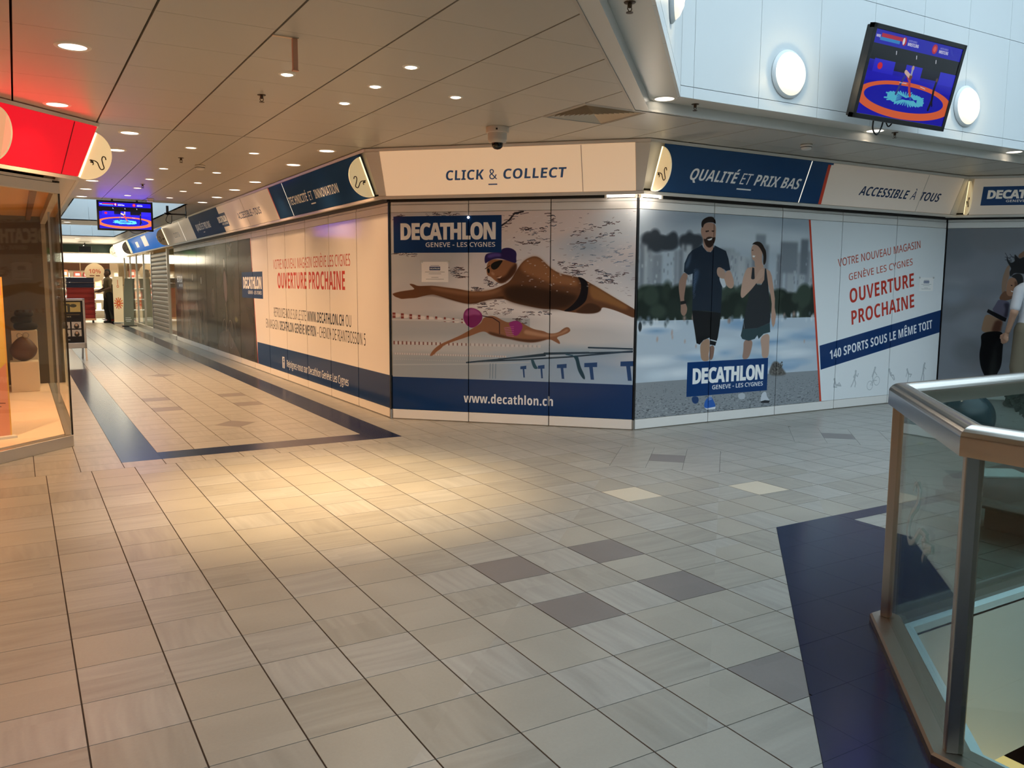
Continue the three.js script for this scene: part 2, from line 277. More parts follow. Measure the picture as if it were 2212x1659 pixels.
function runPrint() {   // 4.92 x 2.045 m at 416 px per metre
  const W = 2048, [c, x] = cvs(W, 851), T = TR.R, E = 1058;
  rect(x, 0, 0, W, 851, '#e9edef');
  x.save(); x.beginPath(); x.moveTo(0, 0); x.lineTo(1000, 0); x.lineTo(1140, 851); x.lineTo(0, 851); x.clip();
  rect(x, 0, 0, E + 90, 851, '#aeb8c1'); for (const [cx, cy, rx, ry, col] of [[250, 30, 500, 40, '#9aa5b1'], [700, 80, 500, 60, '#c6ced4'], [900, 20, 300, 30, '#a3aeb9']]) blob(x, cx, cy, rx, ry, col, 25);
  for (let k = 0; k < 26; k++) blob(x, rr(0, 330), 118 + rr(-20, 30) + (k % 5) * 5, rr(20, 50), rr(16, 34), '#3b4148', 8);
  soft(x, 6, (x) => { for (let k = 0; k < 60; k++) { const px = rr(0, 1120), w = rr(14, 46), top = 120 + 50 * Math.abs(Math.sin(px * 0.013)) + rr(0, 25); rect(x, px, top, w, 360 - top, ['#989ea4', '#a3a9ae', '#888e95', '#b0b5b9', '#7d838a'][k % 5]); }
  rect(x, 660, 78, 62, 120, '#8a929a'); rect(x, 820, 105, 110, 140, '#7d848c'); rect(x, 950, 90, 50, 160, '#6f767e'); });
  soft(x, 2.5, (x) => { for (let k = 0; k < 170; k++) { const px = rr(0, 1100), py = rr(170, 330); rect(x, px, py, rr(4, 9), rr(8, 22), ['#7b8188', '#b5bbc0', '#8b9198'][k % 3]); } });
  for (let k = 0; k < 90; k++) blob(x, rr(-20, 1140), rr(325, 440), rr(25, 65), rr(22, 55), ['#2c382f', '#25302a', '#36443a', '#1f2924'][k % 4], 9);
  rect(x, 0, 447, 1140, 300, '#b9c6d2'); for (let k = 0; k < 34; k++) blob(x, rr(0, 1100), rr(455, 690), rr(60, 190), rr(6, 22), ['#dbe3ea', '#93aec9', '#c9d6e0', '#83a2c2', '#a6bdd2'][k % 5], 12);
  for (let k = 0; k < 46; k++) blob(x, rr(0, 1080), rr(428, 462), rr(3, 9), rr(5, 14), ['#cdd6dd', '#a58a80', '#6a7884', '#dfe4e8', '#4d5a60'][k % 5], 7);
  for (let k = 0; k < 9; k++) blob(x, rr(20, 1050), rr(490, 560), 3, 8, '#b9a39c', 5);
  blob(x, 22, 470, 9, 22, '#2c3338', 2);
  rect(x, 0, 700, 1150, 151, '#8c9196'); for (let k = 0; k < 1500; k++) { const py = 702 + Math.pow(rnd(), 0.8) * 149, s = 0.4 + (py - 700) / 130; const px = rr(0, 1150); line(x, [px, py, px + rr(2, 9) * s, py + rr(-1.5, 1.5) * s], ['#4b4f54', '#62676c', '#a9adb1', '#777b80'][k % 4], 1.6 * s); }
  smooth(x, T.rock, '#5f5c58', 3); for (let k = 0; k < 40; k++) blob(x, T.rock[0] + rr(20, 90), T.rock[1] - rr(5, 60), 5, 4, ['#4a4845', '#78746f'][k % 2], 2);
  const S = '#b8937f', S2 = '#9a7867', N = '#1d2836';
  // woman
  smooth(x, T.wlegl, '#a08070', 1); smooth(x, T.wlegr, '#bb9a88', 1); smooth(x, T.wshoe1, '#b8bdc4', 0.6); smooth(x, T.wshoe2, '#c9ced6', 0.6); shape(x, T.wsole2, '#2b2d33');
  shape(x, T.wchest, S, 0.6); shape(x, T.wtop, '#2a2e33', 0.6); smooth(x, T.warm, '#c09c88', 0.6); shape(x, T.wshorts, '#2f4449', 0.6); line(x, [T.wtop[28], T.wtop[29], T.wtop[26] + 12, T.wtop[27] - 4], '#8c9094', 2);
  smooth(x, T.wface, S, 0.6); smooth(x, T.whair, '#2b211d', 0.6); shape(x, T.wsmile, '#efe9e4'); line(x, [T.wface[0] + 5, T.wface[1] + 8, T.wface[0] + 12, T.wface[1] + 7], '#3a2a24', 3);
  // man
  smooth(x, T.legl, '#a9876f', 0.6); smooth(x, T.legr, '#86675a', 0.6); smooth(x, T.shoe1, '#23406e', 0.6); smooth(x, T.shoe2, '#2f62b5', 0.6); shape(x, T.sole2, '#dfe3e8'); for (let k = 0; k < 4; k++) line(x, [T.shoe2[2] - 12, T.shoe2[3] + 4 + k * 5, T.shoe2[2] + 6, T.shoe2[3] + 2 + k * 5], '#d8dee8', 1.6);
  smooth(x, T.arml, S2, 0.6); shape(x, T.watch, '#17181a'); smooth(x, T.armr, S, 0.6); shape(x, T.shorts, '#14161a', 0.6); shape(x, T.stripe, '#c9ccd0');
  shape(x, T.shirt, N, 0.6); smooth(x, T.shirtlit, '#3b4a5c', 4); smooth(x, T.shirtlit2, '#33455c', 4); for (let k = 0; k < 18; k++) { const py = T.shirtlit2[1] + k * 7; line(x, [T.shirtlit2[0] + rr(-2, 3), py, T.shirtlit2[0] + rr(8, 16), py - 5], 'rgba(120,140,165,.5)', 1.5, 0.5); }
  smooth(x, T.bottle, '#c9ced3', 0.5); smooth(x, T.hand, '#b08f7c', 0.5); smooth(x, T.face, '#ad8470', 0.6); smooth(x, T.beard, '#33231d', 1); shape(x, T.smile, '#ece4de'); shape(x, T.brow, '#32231d'); shape(x, T.brow2, '#32231d'); smooth(x, T.hair, '#241b19', 0.6);
  logo(x, 283, 627, 485, 148);
  x.restore();
  shape(x, [994, 0, 1006, 0, 1142, 851, 1129, 851], RED);
  const a = Math.atan2(-0.256, 1.51), F = (s, m0, y0, m1, cap, col, o = {}) => fit(x, s, m0 * 416, m0 * 416 + (m1 - m0) * 416 / Math.cos(a), y0 * 416, cap * 416, col, { rot: a, skew: -0.03, ...o });
  F('VOTRE NOUVEAU MAGASIN', 2.915, 0.508, 4.43, 0.088, '#b8503f', { bold: false, stroke: 1 }); F('GENÈVE LES CYGNES', 3.108, 0.662, 4.29, 0.078, '#b8503f', { bold: false, stroke: 1 });
  F('OUVERTURE', 3.142, 0.925, 4.35, 0.165, '#c0392b'); F('PROCHAINE', 3.188, 1.178, 4.382, 0.165, '#c0392b');
  shape(x, [1109, 583, 2048, 424, 2048, 542, 1126, 698], BLUE); F('140 SPORTS SOUS LE MÊME TOIT', 2.852, 1.568, 4.765, 0.105, '#eef1f4');
  // six pale sport pictograms
  const P = '#b9bfc3', L = (pts, w) => line(x, pts.map((v) => v * 416), P, w), dot = (m, y) => blob(x, m * 416, y * 416, 6.5, 6.5, P);
  dot(2.952, 1.8); L([2.96, 1.82, 2.985, 1.87, 3.06, 1.88], 9); L([2.95, 1.85, 2.945, 1.89, 3.0, 1.895], 6); L([3.0, 1.875, 3.04, 1.845, 3.075, 1.888], 5);
  dot(3.325, 1.725); L([3.325, 1.745, 3.31, 1.82], 11); L([3.31, 1.82, 3.335, 1.87, 3.325, 1.91], 6); L([3.305, 1.82, 3.28, 1.87, 3.255, 1.905], 6); L([3.325, 1.76, 3.36, 1.79, 3.375, 1.755], 5); L([3.315, 1.76, 3.29, 1.79, 3.3, 1.8], 5);
  dot(3.68, 1.7); L([3.675, 1.72, 3.64, 1.8], 11); L([3.64, 1.8, 3.66, 1.86, 3.64, 1.91], 6); L([3.67, 1.74, 3.72, 1.79], 5); for (const [m, y] of [[3.6, 1.91], [3.725, 1.86]]) { x.beginPath(); x.arc(m * 416, y * 416, 22, 0, 7); x.strokeStyle = P; x.lineWidth = 3; x.stroke(); } L([3.61, 1.905, 3.65, 1.85, 3.72, 1.855], 4);
  dot(3.955, 1.735); L([3.96, 1.755, 3.985, 1.8], 11); L([3.985, 1.8, 4.04, 1.81, 4.065, 1.86], 7); L([3.98, 1.8, 4.02, 1.835, 4.055, 1.87], 5); L([3.96, 1.77, 4.0, 1.78], 5);
  dot(4.305, 1.75); L([4.31, 1.765, 4.34, 1.81], 11); L([4.34, 1.81, 4.335, 1.86, 4.325, 1.92], 6); L([4.345, 1.81, 4.4, 1.815, 4.37, 1.845], 6); L([4.31, 1.78, 4.29, 1.84], 4);
  dot(4.655, 1.69); L([4.645, 1.71, 4.635, 1.79], 14); L([4.63, 1.79, 4.65, 1.84, 4.655, 1.9], 7); L([4.63, 1.79, 4.615, 1.85, 4.6, 1.9], 7); L([4.645, 1.73, 4.685, 1.76], 5);
  return ctex(c);
}
function dancePrint() {   // first 1.97 m of the next wall at 520 px per metre
  const [c, x] = cvs(1024, 1064), T = TR.F;
  rect(x, 0, 0, 1024, 1064, '#7d8189'); for (let k = 0; k < 60; k++) blob(x, rr(0, 1024), rr(0, 1064), rr(60, 190), rr(40, 120), ['#757a82', '#868b93', '#7a7c82', '#808791', '#70747a'][k % 5], 30);
  smooth(x, T.arm, '#8a715f', 1); smooth(x, T.arm2, '#7d5f4c', 1); smooth(x, T.head, '#16181b', 1); smooth(x, T.neck, '#6f4f3c', 1); smooth(x, T.face, '#9a7259', 1); smooth(x, T.faceshade, '#5f4232', 3); shape(x, T.eye, '#241a17'); shape(x, T.mouth, '#e6ddd6');
  smooth(x, T.hair, '#14171b', 1.5); for (let k = 0; k < 14; k++) { const px = T.hair[0] + rr(0, 60), py = T.hair[1] + rr(0, 40); line(x, [px, py, px - rr(5, 30), py - rr(-10, 30)], '#14171b', 2, 0.6); }
  smooth(x, T.bra, '#5f5c6e', 1); smooth(x, T.brash, '#34323f', 5); shape(x, T.band, '#121317', 1); smooth(x, T.belly, '#9a7c63', 1); smooth(x, T.bellysh, '#5a3a2c', 6); smooth(x, T.leg, '#101215', 1);
  return ctex(c);
}
function openingPrint() {   // 6.888 m at 297 px per metre: opening notice, measured from the corner to the left
  const S = 297, W = 2046, [c, x] = cvs(W, 607), M = (u) => W - u * S, Y = (y) => (2.15 - y) * S;
  rect(x, 0, 0, W, 607, '#e9e6e2');
  // left of the slanted red line: dark forest print (continued on the next panels)
  x.save(); x.beginPath(); x.moveTo(0, 0); x.lineTo(M(6.0), 0); x.lineTo(M(5.705), 607); x.lineTo(0, 607); x.clip(); forest(x, M(6.888) - 2046, S, 0); x.restore();
  shape(x, [M(6.0), 0, M(5.985), 0, M(5.69), 607, M(5.705), 607], RED);
  rect(x, M(5.71), Y(0.46), 2046, 400, BLUE); shape(x, [M(6.0), 0, M(5.985), 0, M(5.69), 607, M(5.72), 607], RED);
  logo(x, M(6.68), Y(1.6), 1.42 * S, 0.43 * S);
  const F = (s, u0, u1, y, cap, col, o) => fit(x, s, M(u0), M(u1), Y(y), cap * S, col, o);
  F('VOTRE NOUVEAU MAGASIN GENÈVE LES CYGNES', 4.595, 1.2, 1.63, 0.135, '#b9503f', { bold: false, stroke: 1 });
  F('OUVERTURE PROCHAINE', 4.386, 1.38, 1.347, 0.225, '#c0392b');
  F('RETROUVEZ-NOUS SUR LE SITE ', 4.64, 2.95, 0.915, 0.135, '#33363b', { bold: false }); F('WWW.DECATHLON.CH', 2.93, 1.45, 0.915, 0.135, '#22303f'); F('OU', 1.4, 1.19, 0.915, 0.135, '#33363b', { bold: false });
  F('EN MAGASIN ', 5.12, 4.35, 0.725, 0.135, '#33363b', { bold: false }); F('DECATHLON GENÈVE MEYRIN', 4.33, 2.55, 0.725, 0.135, '#22303f'); F('- CHEMIN DE RIANTBOSSON 5', 2.5, 0.73, 0.725, 0.135, '#33363b', { bold: false });
  rect(x, M(4.23), Y(0.335), 0.12 * S, 0.17 * S, '#dfe3ea'); fit(x, 'f', M(4.2), M(4.13), Y(0.17), 0.14 * S, BLUE);
  F('Rejoignez-nous sur Decathlon Genève Les Cygnes', 4.0, 1.33, 0.2, 0.1, '#dfe3ea', { bold: false, stroke: 1 });
  return ctex(c);
}
function forest(x, ox, S, k0) {   // dark woodland with rocks, shared by both halves of the corridor print
  let s = 77; const r = () => (s = (s * 16807) % 2147483647) / 2147483647;
  rect(x, 0, 0, 2100, 620, '#3a342e'); for (let k = 0; k < 130; k++) blob(x, r() * 2100, r() * 620, 30 + r() * 120, 20 + r() * 70, ['#332e29', '#413a33', '#2d2925', '#47403a', '#3f3c30'][k % 5], 14);
}
function ridePrint() {   // farther 6.888 m, at 148 px per metre
  const S = 148, W = 1020, [c, x] = cvs(W, 303), M = (u) => W - (u - 6.888) * S, Y = (y) => (2.15 - y) * S;
  rect(x, 0, 0, W, 303, '#3c352e'); for (let k = 0; k < 90; k++) blob(x, rr(0, W), rr(0, 303), rr(20, 70), rr(15, 50), ['#352f29', '#443c34', '#2e2a25', '#4a433b', '#413d30'][k % 5], 10);
  for (let k = 0; k < 26; k++) { const px = rr(0, M(9.1)); blob(x, px, rr(150, 300), rr(14, 40), rr(25, 70), ['#5a4c40', '#6a5a4c', '#4a3f35'][k % 3], 5); }   // pale boulders
  shape(x, [M(9.0), 303, M(8.6), 250, M(7.9), 235, M(6.9), 303], '#5e5247');
  // two climbers and a rider on a trail
  for (const [u, h] of [[11.4, 0], [10.4, 10]]) { smooth(x, [M(u) - 8, 110 + h, M(u) + 8, 105 + h, M(u) + 12, 190 + h, M(u) + 6, 262, M(u) - 8, 262, M(u) - 4, 200 + h], '#221d1b', 2); blob(x, M(u), 92 + h, 9, 13, '#b9a48f', 2); }
  smooth(x, [M(8.15), 72, M(7.95), 78, M(7.85), 130, M(7.95), 165, M(8.1), 160, M(8.2), 115], '#8d6f68', 3); blob(x, M(8.08), 55, 8, 13, '#c5b6a5', 2); line(x, [M(8.05), 165, M(7.95), 200, M(8.05), 240], '#8a7868', 6, 1);
  for (const u of [8.2, 7.7]) { x.beginPath(); x.ellipse(M(u), 248, 28, 38, 0, 0, 7); x.strokeStyle = '#7f766b'; x.lineWidth = 2.5; x.stroke(); }
  for (let k = 0; k < 14; k++) line(x, [M(7.6) + rr(-30, 30), rr(0, 20), M(7.6) + rr(-30, 30), rr(20, 45)], '#6e655c', 3, 1);
  blob(x, M(7.2), 205, 22, 7, '#6f6a4a', 3);
  rect(x, M(13.5), Y(1.62), 0.85 * S, 0.36 * S, '#2c3a52'); fit(x, 'DECATHLON', M(13.45), M(12.7), Y(1.42), 22, '#dfe3ea'); fit(x, 'GENEVE - LES CYGNES', M(13.2), M(12.7), Y(1.32), 8, '#dfe3ea', { bold: false });
  return ctex(c);
}
function signPrint(w, draw) { const [c, x] = cvs(Math.round(w * 400), 188); draw(x, (m) => m * 400, 400); return ctex(c); }
function screenPrint() {   // sports broadcast
  const [c, x] = cvs(1024, 576);
  rect(x, 0, 0, 1024, 576, '#1a14b8'); rect(x, 0, 90, 1024, 110, '#07060e'); rect(x, 0, 0, 1024, 92, '#170fc0');
  for (const [a, w] of [[60, 230], [420, 190], [830, 194]]) rect(x, a, 190, w, 90, '#2a22dc'); rect(x, 290, 190, 130, 60, '#120d30'); rect(x, 610, 190, 220, 70, '#0d0a20');
  rect(x, 0, 280, 1024, 60, '#2018c8'); blob(x, 130, 235, 28, 24, '#e0203a', 2);
  blob(x, 512, 440, 570, 132, '#ee6a40'); blob(x, 500, 428, 470, 92, '#1a1cb8');
  for (let k = 0; k < 46; k++) { const a = (k / 46) * Math.PI * 2, R1 = rr(0.8, 1), q = [505 + Math.cos(a) * 60, 425 + Math.sin(a) * 12, 505 + Math.cos(a) * 255 * R1, 425 + Math.sin(a) * 52 * R1]; line(x, q, '#5ecbe6', 11); }
  for (let k = 0; k < 5; k++) line(x, [400, 400 + k * 12, 560, 430 - k * 6, 640, 420 + k * 5], '#1a1cb8', 4);
  for (const a of [270, 505, 740]) line(x, [a, 118, a + 6, 138], '#f4f6ff', 8);
  // wrestlers and referee
  line(x, [450, 250, 420, 290, 405, 330, 380, 400], '#3a3f8a', 22); line(x, [450, 250, 500, 300, 520, 360, 545, 395], '#c8484e', 24); line(x, [430, 240, 480, 262], '#e6c3b2', 30); blob(x, 500, 268, 18, 20, '#7a4a3c'); blob(x, 500, 205, 15, 18, '#c9a792'); line(x, [500, 222, 498, 250], '#a9b0c8', 20);
  line(x, [812, 270, 806, 330, 815, 400, 800, 470], '#14121c', 24); line(x, [815, 400, 835, 440], '#14121c', 14); blob(x, 812, 252, 12, 15, '#6b4a3c');
  line(x, [390, 320, 470, 318], '#d8dcf4', 5); line(x, [640, 322, 700, 330], '#d8dcf4', 5);
  // caption bar
  rect(x, 70, 20, 250, 26, '#c2163a'); rect(x, 60, 46, 220, 22, '#2f8fd8'); fit(x, 'WRE', 14, 62, 52, 18, '#ffffff'); blob(x, 330, 42, 24, 30, '#c2163a'); blob(x, 322, 42, 13, 24, '#f4f4f6');
  fit(x, 'UNITED WORLD', 370, 470, 36, 13, '#c9ccf4', { bold: false }); fit(x, 'WRESTLING', 370, 500, 64, 22, '#ffffff'); blob(x, 690, 44, 32, 34, '#c2163a'); blob(x, 690, 44, 18, 20, '#ee5a4a'); fit(x, 'UNITED WORLD', 750, 850, 36, 13, '#c9ccf4', { bold: false }); fit(x, 'WRESTLING', 745, 860, 64, 22, '#ffffff');
  return ctex(c);
}
// ---------- surface materials ----------
function streakTex(w, strength, base) {   // veined stone: soft streaks along one axis, one metre square
  const N = 512, d = new Uint8Array(N * N * 4);
  for (let j = 0; j < N; j++) for (let i = 0; i < N; i++) {
    const u = i / N, v = j / N, wob = noise.noise(u * 3, v * 5, 9.1) * 0.03;
    let s = noise.noise(u * 2.2, (v + wob) * w, 1.3) * 0.6 + noise.noise(u * 5, (v + wob) * w * 2.3, 4.7) * 0.3 + noise.noise(u * 3, v * 3, 7.7) * 0.35;
    const g = noise.noise(u * 140, v * 140, 2.2) * 2.2 + noise.noise(u * 60, v * 60, 3.1) * 1.6;
    const k = (j * N + i) * 4; for (let c = 0; c < 3; c++) d[k + c] = Math.max(0, Math.min(255, base[c] + s * strength + g)); d[k + 3] = 255;
  }
  const t = new THREE.DataTexture(d, N, N); t.colorSpace = THREE.SRGBColorSpace; t.wrapS = t.wrapT = THREE.RepeatWrapping; t.magFilter = THREE.LinearFilter; t.minFilter = THREE.LinearMipmapLinearFilter; t.generateMipmaps = true; t.needsUpdate = true; return t;
}
const stoneTex = streakTex(26, 19, [142, 143, 138]), plainTex = streakTex(5, 9, [145, 146, 141]);
const MAT = {
  stone: std('#ffffff', 0.36, 0, { map: stoneTex }), stone2: std('#f4f2ee', 0.36, 0, { map: stoneTex }), plain: std('#fbf8f2', 0.36, 0, { map: plainTex }),
  grey: std('#c2bcc1', 0.36, 0, { map: plainTex }), cream: std('#b3ae9f', 0.4), navy: std('#0e1836', 0.2, 0, {}), grout: std('#2e2724', 0.9),
  ceil: std('#b8b4a9', 0.4), ceilTrim: std('#b4ada2', 0.4), dark: std('#1a1715', 0.7), white: std('#d6dcde', 0.42), cove: std('#cfcdc6', 0.35), black: std('#0d0d0f', 0.4),
  frame: std('#d8d2c8', 0.4), steel: std('#b9b4ac', 0.28, 1), brush: std('#a7a29b', 0.36, 1), alu: std('#cfcfcd', 0.35, 0.9), kick: std('#e6e3de', 0.5), screenOff: std('#101014', 0.15),
  pane: phys({ color: '#f3f7f5', roughness: 0.02, transmission: 1, thickness: 0, ior: 1.5 }), smoke: phys({ color: '#a9bdb8', roughness: 0.02, transmission: 1, thickness: 0, ior: 1.5 }),
  skyPane: phys({ color: '#ffffff', roughness: 0.02, transmission: 1, thickness: 0, ior: 1.5 }),
  emblem: std('#1b1a1a', 0.5), plastic: std('#e4e0d8', 0.45), slab: std('#8c8681', 0.9), brown: std('#5a3d2c', 0.7), plaster: std('#d8d0c4', 0.8),
};
const print = (map) => phys({ map, roughness: 0.85, specularIntensity: 0.2, clearcoat: 0.5, clearcoatRoughness: 0.1 });

// ---------- floor ----------
const floor = struct('floor', 'pale stone tiled mall floor with navy border bands', [0, 0, 0], 0, 'floor');
const NAVY = [[[3.7, -0.9], [4.25, -0.9], [4.25, -0.39], [2.0, 1.86], [1.3, 1.5]], [[4.25, -0.9], [10.4, -0.9], [10.4, -0.78], [4.25, -0.78]], [[1.3, 1.5], [2.0, 1.86], [2.0, 6], [1.3, 6]]];
const DIA = [[4.46, -2.745], [6.58, -2.735], [8.7, -2.73]].map(([x, z]) => [[x - 0.6, z], [x, z - 0.6], [x + 0.6, z], [x, z + 0.6]]);
const kerbOut = offsetPoly(VOIDC, 0.065), voidIn = offsetPoly(VOIDC, -0.06);
{
  const tiles = [];   // {poly, mat, swap}
  const push = (poly, mat, swap = false) => { if (poly.length > 2 && areaOf(poly) > 3e-4) tiles.push({ poly, mat, swap }); };
  const GX = 0.0028, GZ = 0.0018, cell = (x0, x1, z0, z1) => [[x0 + GX, z0 + GZ], [x1 - GX, z0 + GZ], [x1 - GX, z1 - GZ], [x0 + GX, z1 - GZ]];
  const darkAt = new Set(['6,3', '8,3', '6,1', '8,1', '7,-2']), creamAt = new Set(['11,6', '14,5']);
  for (let i = -13; i < 40; i++) for (let j = -28; j < 15; j++) {
    const c = cell(i * 0.3, i * 0.3 + 0.3, -j * 0.3 - 0.3, -j * 0.3);
    let ps = [c]; for (const n of NAVY) ps = subtract(ps, n, 0.001); for (const d of DIA) ps = subtract(ps, d, 0.0015); ps = subtract(ps, kerbOut, -0.03);
    const key = i + ',' + j, mat = darkAt.has(key) ? 'grey' : creamAt.has(key) ? 'cream' : rnd() < 0.62 ? (rnd() < 0.5 ? 'stone' : 'stone2') : 'plain', sw = rnd() < 0.42;
    for (const p of ps) push(p, mat, sw);
    const cn = [[i * 0.3 + 5e-4, -j * 0.3 - 0.2995], [i * 0.3 + 0.2995, -j * 0.3 - 0.2995], [i * 0.3 + 0.2995, -j * 0.3 - 5e-4], [i * 0.3 + 5e-4, -j * 0.3 - 5e-4]];
    for (const n of NAVY) { let p = intersect(cn, n, -0.001); if (p.length) for (const q of subtract([p], kerbOut, -0.03)) push(q, 'navy'); }
  }
  for (const d of DIA) {   // inlaid diamonds: three by three small tiles, grey in the middle
    const [w, n] = d, ux = [(d[1][0] - w[0]) / 3, (d[1][1] - w[1]) / 3], vx = [(d[3][0] - w[0]) / 3, (d[3][1] - w[1]) / 3];
    for (let a = 0; a < 3; a++) for (let b = 0; b < 3; b++) { const s = 0.004, P = (q, r) => [w[0] + ux[0] * q + vx[0] * r, w[1] + ux[1] * q + vx[1] * r]; push([P(a + s, b + s), P(a + 1 - s, b + s), P(a + 1 - s, b + 1 - s), P(a + s, b + 1 - s)], a === 1 && b === 1 ? 'grey' : 'plain'); }
  }
  // border row in front of the corridor, then the corridor itself
  for (let k = -15; k < 34; k++) push(cell(0.53 + k * 0.3, 0.83 + k * 0.3, -4.72, -4.5), k % 2 ? 'plain' : 'stone', true);
  const corrDark = new Set(['2,9', '2,12', '5,9', '5,12']);
  const diam = [[1.727, -6.19], [1.727, -11.28]].map(([x, z]) => [[x - 0.2, z], [x, z - 0.22], [x + 0.2, z], [x, z + 0.22]]);
  for (let k = -15; k < 34; k++) for (let j = 0; j < 95; j++) {
    const x0 = 0.53 + k * 0.3, z1 = -4.72 - j * 0.3, c = cell(x0, x0 + 0.3, z1 - 0.3, z1);
    if (x0 < -1.2 || x0 > (j < 5 ? 5.2 : 3.3) || (k < 0 && j > 30)) { if (!(x0 > 3.2 && z1 < -19) || x0 > 5) continue; }
    const nv = (j === 0 && k >= 0 && k < 8) || k === 0 || k === 7;
    if (nv) { push([[x0 + 5e-4, z1 - 0.2995], [x0 + 0.2995, z1 - 0.2995], [x0 + 0.2995, z1 - 5e-4], [x0 + 5e-4, z1 - 5e-4]], 'navy'); continue; }
    let ps = [c]; for (const d of diam) ps = subtract(ps, d, 0.001);
    const mat = corrDark.has(k + ',' + j) ? 'grey' : rnd() < 0.5 ? 'stone' : 'plain';
    for (const p of ps) push(p, mat, rnd() < 0.5);
  }
  for (const d of diam) push(d, 'grey');
  // the tiles that show largest are meshes of their own, the rest one joined field
  const V = new THREE.Vector3(); camera.updateMatrixWorld(); camera.updateProjectionMatrix();
  for (const t of tiles) {
    let cx = 0, cz = 0; for (const [a, b] of t.poly) { cx += a / t.poly.length; cz += b / t.poly.length; } t.c = [cx, cz];
    V.set(cx, 0, cz).project(camera); const d = Math.hypot(cx + 0.11, cz - 2.45), ahead = (cx + 0.11) * 0.509 - (cz - 2.45) * 0.861 > 0.3;
    t.size = ahead && Math.abs(V.x) < 1.08 && Math.abs(V.y) < 1.08 ? (areaOf(t.poly) * 1.4) / (d * d * d) : 0;
  }
  const special = tiles.filter((t) => (t.mat === 'grey' || t.mat === 'cream') && t.size > 0);
  const best = tiles.filter((t) => t.size > 0 && !special.includes(t)).sort((a, b) => b.size - a.size).slice(0, 296 - special.length).concat(special);
  const own = new Set(best), rest = [], restNavy = [];
  for (const t of tiles) {
    if (own.has(t)) { const g = prism(t.poly.map(([a, b]) => [a - t.c[0], b - t.c[1]]), -0.009, 0, rr(0, 1), rr(0, 1), t.swap), m = part(floor, t.mat === 'navy' ? 'navy_tile' : 'tile', g, MAT[t.mat]); m.position.set(t.c[0], 0, t.c[1]); }
    else {
      const g = prism(t.poly, -0.009, 0, rr(0, 1), rr(0, 1), t.swap); if (t.mat === 'navy') { restNavy.push(g); continue; }
      const k = new THREE.Color(t.mat === 'grey' ? '#c2bcc1' : '#ffffff'), n = g.attributes.position.count, col = new Float32Array(n * 3);
      for (let i = 0; i < n; i++) col.set([k.r, k.g, k.b], i * 3); g.setAttribute('color', new THREE.BufferAttribute(col, 3)); rest.push(g);
    }
  }
  const f = part(floor, 'far_tiles', mergeGeometries(rest), std('#ffffff', 0.3, 0, { map: stoneTex, vertexColors: true })); f.userData.kind = 'stuff'; const fn = part(floor, 'far_navy_tiles', mergeGeometries(restNavy), MAT.navy); fn.userData.kind = 'stuff';
  // bed of mortar and the slab under it, open over the void
  const sh = new THREE.Shape([[-4, -34.5], [13, -34.5], [13, 9], [-4, 9]].map(([a, b]) => new THREE.Vector2(a, -b))), hole = new THREE.Path(voidIn.map(([a, b]) => new THREE.Vector2(a, -b))); sh.holes.push(hole);
  const e = new THREE.ExtrudeGeometry(sh, { depth: 0.7, bevelEnabled: false }); e.rotateX(-Math.PI / 2); e.translate(0, -0.7035, 0); part(floor, 'mortar_bed', e, MAT.grout);
}
